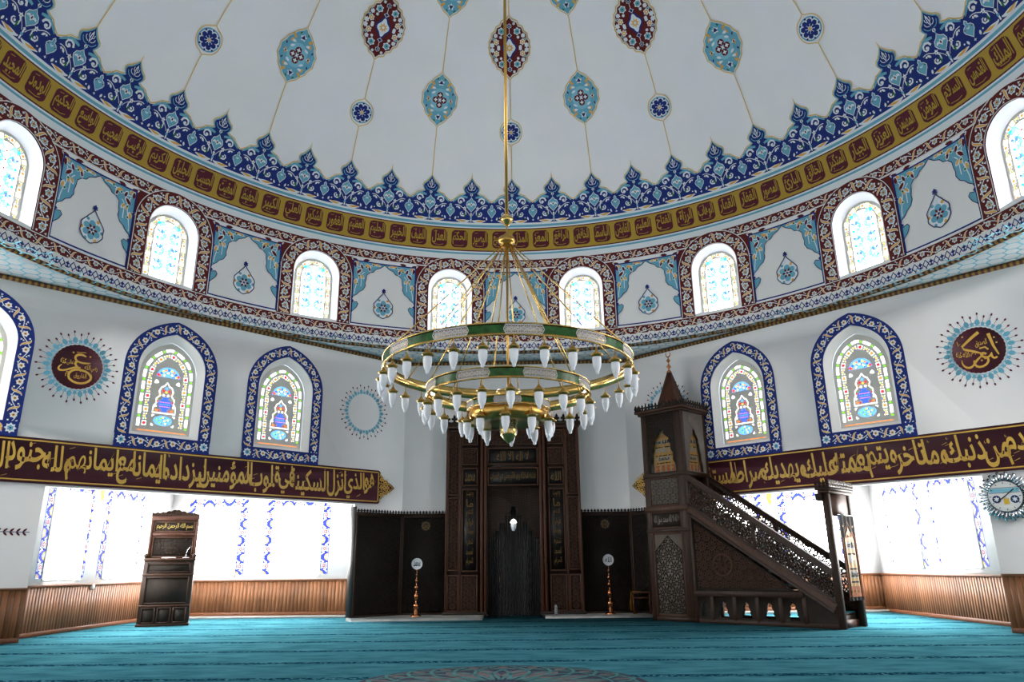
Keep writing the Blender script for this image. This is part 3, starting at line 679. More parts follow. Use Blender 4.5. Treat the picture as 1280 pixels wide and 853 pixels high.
def panel():
    a_ = Art(); hw, z0, z1 = .705, 6.13, 7.60
    a_.rect(-hw, hw, z0, z1, 'white', 1, 8, 6)
    # corner arabesques
    cur = [(0, z1-.02), (-.09, z1-.10), (-.20, z1-.15), (-.25, z1-.22), (-.33, z1-.24), (-.40, z1-.31), (-.41, z1-.42), (-.43, z1-.50), (-.42, z1-.58), (-.47, z1-.68), (-.55, z1-.73), (-.60, z1-.80), (-.68, z1-.86), (-hw, z1-.93)]
    for s_ in (-1, 1):
        C_ = [(s_*-x, z) for x, z in cur]; pg = C_ + [(s_*hw, z1), (0, z1)]
        a_.poly(pg, 'cyan', 2, mx=.2); a_.stroke(C_, .014, 'navy', 5)
        for x, z, r, an, m_ in ((.60, 1.53, .09, .3, 'maroon'), (.50, 1.56, .10, 3.0, 'maroon'), (.66, 1.36, .09, 1.5, 'maroon'), (.63, 1.22, .10, 2.3, 'maroon'), (.45, 1.47, .09, 3.6, 'cream'), (.58, 1.44, .07, .9, 'cream'), (.30, 1.52, .08, 3.3, 'cream'), (.49, 1.34, .08, 1.2, 'deepred'), (.55, 1.10, .07, 1.4, 'cream'), (.66, .96, .08, 1.8, 'cream'), (.52, 1.22, .07, 4.2, 'cream'), (.36, 1.42, .07, 4.4, 'deepred'), (.66, 1.07, .06, .5, 'maroon'), (.19, 1.50, .06, 3.4, 'cream')):
            z_ = z0+z-.06; a_.petal(s_*x, z_, an if s_ > 0 else PI-an, r*1.9, r*.95, 'ivory', 3); a_.petal(s_*x, z_, an if s_ > 0 else PI-an, r*1.6, r*.65, m_, 4)
        for x, z in ((.42, 1.40), (.57, 1.18), (.26, 1.47), (.60, .98)): a_.disc(s_*x, z0+z-.06, .034, 'ivory', 4, 5); a_.disc(s_*x, z0+z-.06, .024, 'green', 5, 5)
        for P_ in (bez((.66, z1-.1), (.5, z1-.2), (.4, z1-.05), (.12, z1-.06)), bez((.62, z1-.15), (.5, z1-.4), (.65, z1-.5), (.66, z1-.8)), bez((.45, z1-.25), (.55, z1-.3), (.5, z1-.45), (.52, z1-.6))):
            a_.stroke([(s_*x, z) for x, z in P_], .016, 'ivory', 3)
        # side bracket
        B = [(s_*hw, z1-1.0), (s_*(hw-.05), z1-.99), (s_*(hw-.11), z1-.97), (s_*(hw-.145), z1-1.02), (s_*(hw-.12), z1-1.08), (s_*(hw-.09), z1-1.13), (s_*(hw-.02), z1-1.20), (s_*hw, z1-1.24)]
        a_.poly(B, 'cyan', 2); a_.stroke(B, .014, 'navy', 5); a_.star(s_*(hw-.02), z1-.96, .035, .02, 4, 'blue', 6)
    for s_ in (-1, 1): a_.rect(s_*hw-.014, s_*hw+.014, z0, z1, 'blue', 6, 1, 6)
    a_.rect(-hw-.014, hw+.014, z0-.014, z0+.014, 'blue', 6, 8, 1); a_.rect(-hw-.014, hw+.014, z1-.014, z1+.014, 'blue', 6, 8, 1)
    return a_
PN, DR = panel(), drop()
for k in range(16):
    o = Art().use(PN, shift(k*BAY+.05)).build('painted_panel', dome_surf, parent=drum)
    Art().use(DR, shift(k*BAY+.05)).build('painted_pendant', lambda V, off: dome_surf(V, off+.004), parent=o)
fz = Art()
def circ(z, w, m, l, s_=None): fz.rect(-PI*R, PI*R, z-w/2-ZS, z+w/2-ZS, m, l, 180, 1)
A2 = Art(); vine(A2, [(-BAY/2+i*BAY/18, 7.802) for i in range(19)], .215, BAY/10, RED, 'white', .014)
A3 = Art(); vine(A3, [(-BAY/2+i*BAY/18, 5.985) for i in range(19)], .19, BAY/10, RED, 'white', .014)
A4 = Art(); ring = roundarch(.50+.14, 6.10, WZS, 20); A4b = roundarch(.78, 6.10, WZS, 20)
A4.poly([(-.80, 6.09)] + roundarch(.50, 6.09, WZS) + [(.80, 6.09), (.80, 7.68), (-.80, 7.68)], 'maroon', 0.5, mx=.2)
vine(A4, ring, .28, .298, RED, 'white', .014, l0=9, step=.06)
# diamond chain frieze below
def diamond_unit(w=.20):
    a_ = Art(); a_.stroke([(0, .072), (.052, 0), (0, -.060), (-.052, 0)], .024, 'blue', 2, True)
    a_.stroke([(.048, 0), (.07, -.045), (.10, -.05), (.12, -.02)], .016, 'blue', 2); a_.stroke([(-.048, 0), (-.07, -.045), (-.10, -.05), (-.12, -.02)], .016, 'blue', 2)
    a_.star(w/2, .02, .048, .024, 4, 'blue', 2); a_.stroke([(w/2-.022, -.03), (w/2+.022, -.03)], .016, 'blue', 3); a_.disc(0, -.075, .014, 'blue', 2, 5)
    return a_
DU = diamond_unit(BAY/15)
for k in range(16):
    c = k*BAY+.05
    fz.use(A2, shift(c)); fz.use(A3, shift(c)); fz.use(A4, shift(c+BAY/2))
    for i in range(15): fz.use(DU, lambda V, i=i, c=c: np.stack([V[:, 0]+c-BAY/2+(i+.5)*BAY/15, V[:, 1]+5.80-ZS], 1))
circ(5.80, .24, 'white', .6)
fz.build('painted_vine_frieze', dome_surf, parent=drum)
# mouldings: gilt edge of the drum and of the soffit
def mould(name, loopfn, n, mats_=('ochre', 'brownred')):
    P = MB(); prof = [(0, .075), (-.035, .06), (-.055, .03), (-.04, 0), (0, -.005)]
    pts = [loopfn(i/n) for i in range(n+1)]
    for i in range(n):
        (p, nn), (p2, n2) = pts[i], pts[i+1]; V = [(p[0]-nn[0]*-a_, p[1]-nn[1]*-a_, p[2]+z) for a_, z in prof] + [(p2[0]-n2[0]*-a_, p2[1]-n2[1]*-a_, p2[2]+z) for a_, z in prof]
        k = len(prof); P.add(V, [(j, j+k, j+k+1, j+1) for j in range(k-1)], mats_[i % 2])
    return props(P.build(name), kind='structure')
tn = [0]
def trim_name(): tn[0] += 1; return 'trim_%d' % tn[0]
mould(trim_name(), lambda t: ((R*math.sin(2*PI*t), R*math.cos(2*PI*t), TOP-.01), (math.sin(2*PI*t), math.cos(2*PI*t))), 1000)
for fr, u0, u1 in ((FL, -5.0, 4.14), (FR, -4.14, 5.0), (FF, -2.53, 2.53)):
    def lf(t, fr=fr, u0=u0, u1=u1):
        p = fr @ Vector((u0+(u1-u0)*t, 0, TOP-.075)); nn = fr.to_3x3() @ Vector((0, 1, 0)); return (tuple(p), (nn.x, nn.y))
    mould(trim_name(), lf, int((u1-u0)/.045))
# soffit between the walls and the drum
S_ = MB(); NS = 360; V = []
for i in range(NS):
    t = 2*PI*i/NS; sx, cy_ = math.sin(t), math.cos(t)
    ro = min([8.5/abs(cy_) if cy_ > 0 else 9.1/max(1e-6, abs(cy_)), 9.1/max(1e-6, abs(sx)), 7.83/max(1e-6, (abs(sx)+abs(cy_))*q)])
    V += [((R-.002)*sx, (R-.002)*cy_, TOP), (ro*sx, ro*cy_, TOP), ((R-.002)*sx, (R-.002)*cy_, TOP+.1), (ro*sx, ro*cy_, TOP+.1)]
S_.add(V, [f for i in range(NS) for j in [(i+1) % NS] for f in ((4*i, 4*i+1, 4*j+1, 4*j), (4*i+2, 4*j+2, 4*j+3, 4*i+3), (4*i, 4*j, 4*j+2, 4*i+2), (4*i+1, 4*i+3, 4*j+3, 4*j+1))], 'soffit')
sof = props(S_.build('ceiling_soffit'), kind='structure')
def down(V, off): return np.stack([V[:, 0], V[:, 1], np.full(len(V), TOP-off)], 1)
A = Art(); cs = .46
for i in range(-22, 23):
    for j in range(-24, 25):
        x, y = cs*(i+(j % 2)*.5), cs*.866*j; rr = math.hypot(x, y); d_ = max(abs(x), abs(y), (abs(x)+abs(y))*q)
        if rr < R-.35 or y < -2 or (abs(x)+abs(y))*q > 7.709+.45 or y > 8.38+.4 or abs(x) > 9.3: continue
        for k in range(6):
            t = PI/6+k*PI/3; A.stroke([(x+.10*math.cos(t), y+.10*math.sin(t)), (x+.27*math.cos(t), y+.27*math.sin(t))], .030, 'aqua', 1)
        A.stroke([(x+.135*math.cos(k*PI/6)*(1 if k % 2 else .72), y+.135*math.sin(k*PI/6)*(1 if k % 2 else .72)) for k in range(12)], .028, 'aqua', 1, True)
A.build('painted_star_lattice', down, parent=sof)

# ---- painted dome
def crown():
    a_ = Art(); u = BAY/3/2   # half pitch: 48 crests
    b0, v, t_ = .605, 1.09, 1.60
    half = [(u, v-.02), (u*.86, v+.01), (u*.72, v+.06), (u*.60, v+.13), (u*.45, v+.15), (u*.36, v+.17), (u*.30, v+.19), (u*.37, v+.24), (u*.40, v+.29), (u*.36, v+.34), (u*.24, v+.38), (u*.14, v+.43), (u*.05, v+.49), (0, v+.54)]
    sil = [(-x, y) for x, y in half] + [(x, y) for x, y in half[-2::-1]]
    a_.poly([(u, b0), ] + [(x, y) for x, y in half] + [(-x, y) for x, y in half[-2::-1]] + [(-u, b0)], 'blue', 1, mx=.22)
    out = [(x*1.05 if 0 < i < 13 else x, y+.018) for i, (x, y) in enumerate(half)]
    gl = [(-x, y) for x, y in out] + [(x, y) for x, y in out[-2::-1]]
    a_.stroke(gl, .020, 'gold_line', 2)
    gl2 = [(x*.90, y-.022) for x, y in gl]; a_.stroke(gl2, .022, 'cyan', 3)
    # central diamond flower
    z = v-.07; D = [(0, z+.16), (.045, z+.10), (.10, z+.07), (.125, z), (.10, z-.06), (.05, z-.11), (0, z-.17)]
    D = D + [(-x, y) for x, y in D[-2:0:-1]]; a_.poly(D, 'cyan', 4); a_.stroke(D, .013, 'ivory', 5, True)
    a_.star(0, z, .06, .032, 4, 'ivory', 6); a_.petal(0, z-.03, PI/2, .06, .03, 'maroon', 7)
    # finial palmette
    a_.stroke([(0, v+.10), (0, v+.20)], .02, 'cyan', 5); a_.disc(0, v+.16, .035, 'ivory', 5, 6); a_.disc(0, v+.16, .014, 'maroon', 6, 5); a_.petal(0, v+.24, PI/2, .22, .05, 'ivory', 5); a_.petal(0, v+.27, PI/2, .14, .02, 'blue', 6)
    for s_ in (-1, 1):
        a_.stroke([(s_*x, y) for x, y in bez((.02, v+.20), (.08, v+.19), (.12, v+.23), (.14, v+.29), 6)], [.014]*7, 'cyan', 5)
        a_.stroke([(s_*x, y) for x, y in bez((.02, v+.26), (.06, v+.26), (.10, v+.29), (.09, v+.34), 6)], [.012]*7, 'ivory', 5)
        a_.stroke([(s_*x, y) for x, y in bez((.02, v+.33), (.05, v+.33), (.06, v+.36), (.05, v+.40), 5)], .012, 'ivory', 5)
        # big curls on the shoulders
        sp = [(s_*(.26+r*math.cos(t)), v-.0+r*math.sin(t)) for r, t in ((.085, PI*1.0), (.085, PI*.75), (.082, PI*.5), (.075, PI*.25), (.066, 0), (.056, -PI*.25), (.044, -PI*.5), (.034, -PI*.8), (.026, -PI*1.1))]
        a_.stroke(sp, [.040, .040, .038, .034, .030, .026, .022, .018, .014], 'ivory', 5); a_.disc(s_*.262, v-.005, .028, 'ivory', 6, 6)
        a_.stroke([(s_*x, y) for x, y in bez((.10, v+.09), (.22, v+.14), (.36, v+.10), (.44, v+.0), 7)], [.04, .05, .05, .045, .038, .028, .02, .01], 'cyan', 4)
        # lower scrolls with gold leaves
        a_.stroke([(s_*x, y) for x, y in bez((.03, b0+.05), (.10, b0+.01), (.25, b0+.03), (.36, b0+.05), 8)], [.02, .035, .055, .075, .085, .075, .055, .03, .012], 'ivory', 4)
        a_.stroke([(s_*x, y) for x, y in bez((.12, b0+.035), (.18, b0+.025), (.25, b0+.035), (.33, b0+.06), 6)], [.01, .026, .04, .046, .04, .024, .008], 'cream', 5)
        sp = [(s_*(.215+r*math.cos(t)), b0+.215+r*math.sin(t)) for r, t in ((.11, PI*.62), (.10, PI*.85), (.088, PI*1.1), (.075, PI*1.35), (.062, PI*1.62), (.05, PI*1.9), (.038, PI*2.2), (.027, PI*2.5))]
        a_.stroke(sp, [.018, .022, .028, .032, .03, .026, .02, .016], 'ivory', 5); a_.petal(s_*.15, b0+.24, -PI/2, .12, .035, 'green', 6)
        a_.disc(s_*.205, b0+.20, .024, 'ivory', 6, 6); a_.petal(s_*.27, b0+.31, PI/2-s_*.7, .09, .04, 'ivory', 5); a_.petal(s_*.10, b0+.40, PI/2+s_*.9, .08, .035, 'ivory', 5); a_.star(s_*.06, b0+.36, .03, .015, 4, 'cyan', 6)
        a_.stroke([(s_*x, y) for x, y in bez((.20, b0+.33), (.28, b0+.40), (.33, b0+.42), (.40, b0+.40), 5)], .014, 'ivory', 4); a_.petal(s_*.39, b0+.06, PI/2+s_*.3, .08, .04, 'ivory', 5)
        a_.star(s_*.16, b0+.33, .048, .026, 5, 'ivory', 6); a_.disc(s_*.16, b0+.32, .011, 'maroon', 7, 5)
        a_.stroke([(s_*x, y) for x, y in bez((.03, b0+.16), (.07, b0+.25), (.12, b0+.28), (.15, b0+.32), 5)], .010, 'ivory', 4)
        a_.star(s_*.35, b0+.36, .028, .014, 4, 'ivory', 5); a_.disc(s_*.31, b0+.12, .016, 'ivory', 5, 6)
    a_.stroke([(0, b0+.02), (0, b0+.22)], .028, 'ivory', 5); a_.disc(0, b0+.11, .028, 'cyan', 6, 6); a_.star(0, b0+.2, .035, .015, 4, 'ivory', 6)
    # between two crests: turquoise bud (half on each side)
    for s_ in (-1, 1):
        x = s_*u; B = [(x, v-.06), (x-s_*.03, v-.10), (x-s_*.025, v-.14), (x-s_*.07, v-.16), (x-s_*.10, v-.21), (x-s_*.085, v-.26), (x-s_*.05, v-.30), (x, v-.37)]
        a_.poly(B, 'cyan', 4); a_.stroke(B, .011, 'ivory', 5); a_.disc(x-s_*.075, v-.20, .014, 'maroon', 6, 5)
        a_.petal(x, v-.22, PI/2+s_*.6, .05, .02, 'ivory', 6); a_.star(x, v-.42, .028, .014, 4, 'ivory', 5)
    return a_
def spike():
    a_ = Art(); v = 1.09; a_.stroke([(0, v+.55), (0, v+.66)], [.022, .006], 'gold_line', 2); return a_
CR, SP = crown(), spike()
A = Art()
for k in range(48):
    x0 = k*BAY/3
    A.use(CR, lambda V, x0=x0: V+np.array([x0, 0]))
    if k % 2: A.use(SP, on_dome(x0/R))
dz = lambda z: z
def band(s0, s1, m, l): A.rect(-PI*R, PI*R, s0, s1, m, l, 400, max(1, int((s1-s0)/.07)))
band(.475, .605, 'ivory', .5); band(.505, .560, 'cyan', 1)
band(-.285, -.075, 'ivory', .5); band(-.155, -.110, 'cyan', 1)
A.build('painted_crown_border', dome_surf, parent=dome)
A = Art(); band(-.075, .475, 'deepred', .5); band(-.048, .452, 'gold_paint', 1)
NAMES = 'الملك القدوس السلام المؤمن المهيمن العزيز الجبار المتكبر الخالق البارئ المصور الغفار القهار الوهاب الرزاق الفتاح العليم القابض الباسط الخافض الرافع المعز المذل السميع البصير الحكم العدل اللطيف الخبير الحليم العظيم الغفور الشكور العلي الكبير الحفيظ المقيت الحسيب الجليل الكريم الرقيب المجيب الواسع الحكيم الودود المجيد الباعث الشهيد الحق الوكيل القوي المتين الولي الحميد المحصي المبدئ المعيد المحيي المميت الحي القيوم الواجد الماجد الواحد الصمد القادر المقتدر المقدم المؤخر الأول الآخر الظاهر الباطن الوالي المتعالي البر التواب المنتقم العفو الرؤوف المالك الجليل المقسط الجامع الغني المغني المانع الضار النافع النور الهادي البديع الباقي الوارث الرشيد الصبور'.split()
NAMES += [''] * (97-len(NAMES)) + ['الله', 'الرحمن', 'الرحيم']
for i in range(100):
    az = 80.6-3.6*i
    if not -180 < az <= 180: az += 360
    x = math.radians(az)*R; w_, h0, h1, c_ = .190, .012, .415, .07
    pg = [(x-w_+c_, h0), (x+w_-c_, h0), (x+w_-.02, h0+.03), (x+w_, h0+c_), (x+w_, h1-c_), (x+w_-.02, h1-.03), (x+w_-c_, h1), (x-w_+c_, h1), (x-w_+.02, h1-.03), (x-w_, h1-c_), (x-w_, h0+c_), (x-w_+.02, h0+.03)]
    A.poly(pg, 'deepred', 2, mx=.15)
    if NAMES[i]:
        text(A, NAMES[i], x-w_+.022, x+w_-.022, h0+.065, h1-.028, 'gold_paint', 6, bold=0.022)
        A.stroke([(x-.12, h0+.05), (x+.02, h0+.035), (x+.10, h0+.06)], .012, 'gold_paint', 6); A.stroke([(x-.13, h1-.06), (x-.05, h1-.05)], .010, 'gold_paint', 6)
A.build('painted_names_band', dome_surf, parent=dome)
def medal_small():
    a_ = Art(); c = 2.68
    out = bez((0, c+.31), (.03, c+.26), (.17, c+.24), (.20, c+.17), 5) + bez((.20, c+.17), (.27, c+.10), (.27, c-.10), (.20, c-.17), 6)[1:] + bez((.20, c-.17), (.17, c-.24), (.03, c-.26), (0, c-.31), 5)[1:]
    out = out + [(-x, y) for x, y in out[-2:0:-1]]; a_.stroke(out, .018, 'gold_line', 1, True)
    a_.disc(0, c, .225, 'cyan', 1, 20); a_.disc(0, c, .20, 'ivory', 2, 20)
    for i in range(8):
        t = i*PI/4+PI/8; a_.disc(.135*math.cos(t), c+.135*math.sin(t), .052, 'blue', 3, 6); a_.petal(.03*math.cos(t+PI/8), c+.03*math.sin(t+PI/8), t+PI/8, .10, .05, 'blue', 3); a_.disc(.195*math.cos(t+PI/8), c+.195*math.sin(t+PI/8), .022, 'blue', 4, 5)
    a_.star(0, c, .04, .02, 6, 'cream', 5); return a_
def medal_cyan(c=3.30):
    a_ = Art()
    h = [(0, .56), (.05, .50), (.14, .44), (.20, .36), (.28, .28), (.30, .20), (.37, .10), (.36, 0)]
    rt_ = h + [(x, -y) for x, y in h[-2::-1]]; out = rt_ + [(-x, y) for x, y in rt_[-2:0:-1]]
    a_.stroke([(x*1.07, c+y*1.06) for x, y in out], .02, 'gold_line', 1, True); a_.poly([(x, c+y) for x, y in out], 'cyan', 2, mx=.3); a_.poly([(x*1.03, c+y*1.03) for x, y in out], 'ivory', 1.5, mx=.3)
    a_.disc(0, c, .21, 'aqua', 3, 16, .25)
    for i in range(4):
        t = PI/2+i*PI/2; a_.disc(.09*math.cos(t), c+.105*math.sin(t), .072, 'maroon', 4, 8); a_.star(.09*math.cos(t), c+.105*math.sin(t), .05, .024, 4, 'ivory', 5)
    a_.star(0, c, .05, .02, 4, 'ivory', 5, a0=PI/4)
    for sy in (-1, 1):
        a_.star(0, c+sy*.37, .075, .045, 5, 'ivory', 4); a_.star(0, c+sy*.37, .055, .03, 3, 'navy', 5, a0=sy*PI/2)
        a_.star(sy*.25, c, .05, .03, 4, 'ivory', 4); a_.disc(sy*.25, c, .022, 'maroon', 5, 5)
        for sx in (-1, 1):
            for x, y, r, an, m_ in ((.13, .30, .09, .8, 'cream'), (.22, .20, .08, 2.0, 'cream'), (.10, .42, .05, 2.2, 'green'), (.27, .12, .05, 1.2, 'navy'), (.17, .34, .04, .5, 'green'), (.20, .12, .08, 2.6, 'ivory'), (.10, .24, .09, .1, 'ivory'), (.28, .06, .05, 4, 'cream')):
                a_.petal(sx*x, c+sy*y, math.atan2(sy*math.sin(an), sx*math.cos(an)), r*1.35, r*.62, m_, 5)
    return a_
def medal_red(c=4.50):
    a_ = Art(); h = [(0, .64), (.06, .57), (.16, .53), (.19, .45), (.27, .42), (.30, .33), (.37, .28), (.38, .19), (.43, .12), (.42, .04), (.44, 0)]
    rt_ = h + [(x, -y) for x, y in h[-2::-1]]; out = rt_ + [(-x, y) for x, y in rt_[-2:0:-1]]
    a_.stroke([(x*1.05, c+y*1.05) for x, y in out], .022, 'gold_line', 1, True); a_.poly([(x*.975, c+y*.975) for x, y in out], 'maroon', 2, mx=.3)
    for x, y, r, m_ in ((0, .45, .05, 'blue'), (.17, .34, .075, 'cyan'), (.29, .12, .06, 'cream'), (.30, .25, .045, 'ivory'), (.10, .50, .03, 'ivory'), (.19, .22, .03, 'ivory'), (.38, .05, .05, 'ivory'), (.34, .17, .03, 'cyan'), (.24, .02, .035, 'ivory')):
        for sx in (-1, 1):
            for sy in (-1, 1):
                a_.star(sx*x, c+sy*y, r*1.15, r*.85, 6, 'ivory', 3); a_.disc(sx*x, c+sy*y, r*.75, m_, 4, 7); a_.disc(sx*x, c+sy*y, r*.3, 'green' if m_ == 'cyan' else 'ivory', 5, 5)
    ring_ = [(.13*math.cos(t)*(1+.15*math.cos(4*t)), c+.18*math.sin(t)*(1+.15*math.cos(4*t))) for t in np.linspace(0, 2*PI, 29)[:-1]]
    a_.poly(ring_, 'ivory', 5); a_.stroke(ring_, .035, 'blue', 6, True); a_.star(0, c, .10, .05, 8, 'cream', 7); a_.disc(0, c, .03, 'ivory', 8, 6)
    for sy in (-1, 1): a_.star(0, c+sy*.26, .06, .035, 4, 'ivory', 6); a_.star(0, c+sy*.26, .045, .025, 4, 'blue', 7); a_.stroke([(0, c+sy*.30), (0, c+sy*.40)], .012, 'ivory', 5)
    return a_
MS, MC, MR, MC2 = medal_small(), medal_cyan(), medal_red(), medal_cyan(5.62)
def medal_top(): return Art()
for k in range(24):
    a0 = 2*PI*k/24; f = on_dome(a0); A = Art()
    def ln(s0, s1): A.use(Art().rect(-.009, .009, s0, s1, 'gold_line', 1, 1, max(1, int((s1-s0)/.15))), f)
    if k % 2 == 0:
        ln(1.62, 2.38); ln(2.98, 3.85); ln(5.17, 6.6)
        A.build('painted_line', dome_surf, parent=dome)
        Art().use(MS, f).build('painted_round_rosette', dome_surf, parent=dome); Art().use(MR, f).build('painted_red_medallion', dome_surf, parent=dome)
    else:
        ln(1.62, 2.72); ln(3.88, 5.02)
        A.build('painted_line', dome_surf, parent=dome)
        Art().use(MC, f).build('painted_turquoise_medallion', dome_surf, parent=dome)
        if k % 2: Art().use(MC2, f).build('painted_turquoise_medallion', dome_surf, parent=dome)

# ---- calligraphy bands on the two oblique walls
def band_panel(name, fr, u0, u1, tip, words, label):
    z0, z1 = 2.345, 3.055; zc = (z0+z1)/2
    sg = 1 if tip > u1 else -1; ue = u1 if sg > 0 else u0; L_ = abs(tip-ue)
    lob = [(0, z1-zc), (.10, .33), (.14, .27), (.26, .22), (.33, .17), (.45, .16), (.62, .11), (.80, .07), (1, 0)]
    tipo = [(ue+sg*L_*t, zc+h) for t, h in lob]; tipl = [(x, 2*zc-z) for x, z in tipo[-2::-1]]
    if sg > 0: out = [(u0, z0)] + [(u0, z1)] + tipo + tipl
    else: out = [(u1, z0), (u1, z1)] + tipo + tipl
    P = MB(); P.prism(out, -.03, -.001, 'band_red'); o = props(P.build(name, mw=fr), label, 'calligraphy band')
    A = Art()
    for z in (z0+.045, z1-.045): A.rect(u0+.03 if sg > 0 else u0+.02, u1-.02 if sg > 0 else u1-.03, z-.011, z+.011, 'band_gold', 1)
    A.rect(ue-.011, ue+.011, z0+.045, z1-.045, 'band_gold', 2)
    A.stroke([(ue+sg*(L_*t*.9), zc+h*.88) for t, h in lob[1:]] + [(ue+sg*(L_*t*.9), zc-h*.88) for t, h in lob[-2:0:-1]], .014, 'band_gold', 2)
    for t in (.18, .36, .55): 
        for s_ in (-1, 0, 1):
            x, z = ue+sg*L_*t, zc+s_*.20*(1-t); A.star(x, z, .055, .03, 5, 'band_gold', 2, a0=t*5); A.disc(x, z, .016, 'band_red', 3, 5)
            A.stroke(arc(x, z, .085, 20+s_*60, 230+s_*60, 8), .010, 'band_gold', 2)
    thuluth(A, words, u0+.05 if sg < 0 else u0+.04, u1-.06, z0+.07, z1-.07, 'band_gold', 3)
    A.build('gilt_lettering', flat(-.03), parent=o); return o
band_panel('calligraphy_band', FL, -4.3, 3.46, 3.89, 'هو الذي انزل السكينة في قلوب المؤمنين ليزدادوا ايمانا مع ايمانهم ولله جنود السموات'.split(), 'long maroon band with gilt Arabic verse, pointed right end, across the left wall')
band_panel('calligraphy_band', FR, -3.65, 4.3, -4.03, 'الله ما تقدم من ذنبك وما تاخر ويتم نعمته عليك ويهديك صراطا مستقيما وينصرك الله'.split(), 'long maroon band with gilt Arabic verse running behind the pulpit on the right wall')

# ---- medallions
def wreath(c, z, r0, r1, inner=None, sc=1.0):
    a_ = Art()
    for k in range(36):
        t = 2*PI*(k+.25)/36; big = k % 2 == 0; ct, st = math.cos(t), math.sin(t); rr = r0+(r1-r0)*(.62 if big else .34)
        a_.petal(c+r0*ct, z+r0*st, t, rr-r0, .075*sc if big else .05*sc, 'cyan', 1)
        for s_ in (-1, 1): a_.disc(c+(r0+(r1-r0)*.28)*math.cos(t+s_*.045), z+(r0+(r1-r0)*.28)*math.sin(t+s_*.045), .020*sc if big else .012*sc, 'cyan', 1, 5)
        re = r0+(r1-r0)*(.90 if big else .66); a_.petal(c+re*ct, z+re*st, t, .055*sc, .030*sc, 'deepred', 2); a_.stroke([(c+rr*ct, z+rr*st), (c+re*ct, z+re*st)], .006, 'navy', 1)
    a_.stroke([(c+r0*1.02*math.cos(t), z+r0*1.02*math.sin(t)) for t in np.linspace(0, 2*PI, 49)[:-1]], .014, 'aqua', 2, True)
    return a_
def name_medallion(fr, c, z, build_text, label):
    P = MB(); sc = [(c+(.375+(.010 if k % 2 else 0))*math.cos(2*PI*k/72), z+(.375+(.010 if k % 2 else 0))*math.sin(2*PI*k/72)) for k in range(72)]
    P.prism(sc, -.012, -.001, 'band_red'); o = props(P.build('name_medallion', mw=fr), label, 'medallion')
    wreath(c, z, .40, .60).build('turquoise_wreath', flat(-.001), parent=o)
    A = Art(); build_text(A, c, z); A.build('gilt_lettering', flat(-.012), parent=o)
    return o
def omar(A, c, z):
    # the name written large, with the small honorifics around it
    A.stroke([(c+x, z+y) for x, y in bez((.10, .19), (-.02, .26), (-.12, .16), (-.02, .09), 8) + bez((-.02, .09), (.06, .06), (.14, .08), (.18, .09), 4)[1:]], [.02, .032, .04, .04, .04, .036, .034, .03, .03, .03, .028, .022, .012], 'band_gold', 2)
    A.stroke([(c+x, z+y) for x, y in bez((-.02, .09), (-.10, .04), (.02, -.02), (.06, -.07), 7)], .034, 'band_gold', 2)
    A.stroke([(c+x, z+y) for x, y in bez((.20, -.10), (.30, -.22), (.05, -.36), (-.10, -.22), 8) + bez((-.10, -.22), (-.16, -.12), (-.06, -.03), (.06, -.05), 7)[1:] + bez((.06, -.05), (.16, -.06), (.20, -.10), (.22, -.15), 4)[1:]], .036, 'band_gold', 2)
    A.stroke([(c+x, z+y) for x, y in bez((.04, -.02), (-.05, .02), (-.14, -.10), (-.24, -.10), 8) + bez((-.24, -.10), (-.30, -.10), (-.29, -.04), (-.24, 0), 5)[1:]], [.03]*9+[.032, .03, .024, .018, .01], 'band_gold', 2)
    text(A, 'الفاروق', c-.04, c+.15, z-.21, z-.10, 'band_gold', 2, .008); text(A, 'تعالى', c-.17, c-.07, z+.01, z+.10, 'band_gold', 2, .008); text(A, 'عنه', c-.27, c-.18, z+.02, z+.12, 'band_gold', 2, .008)
    text(A, 'الله', c+.10, c+.19, z-.03, z+.06, 'band_gold', 2, .008); text(A, 'رضي', c+.20, c+.30, z-.07, z+.05, 'band_gold', 2, .008)
    A.stroke([(c-.05, z+.245), (c+.09, z+.26)], .010, 'band_gold', 2); A.disc(c-.10, z+.23, .016, 'band_gold', 2, 6); A.disc(c+.16, z+.20, .016, 'band_gold', 2, 6)
    text(A, 'م', c-.17, c-.12, z-.19, z-.10, 'band_gold', 2, .008)
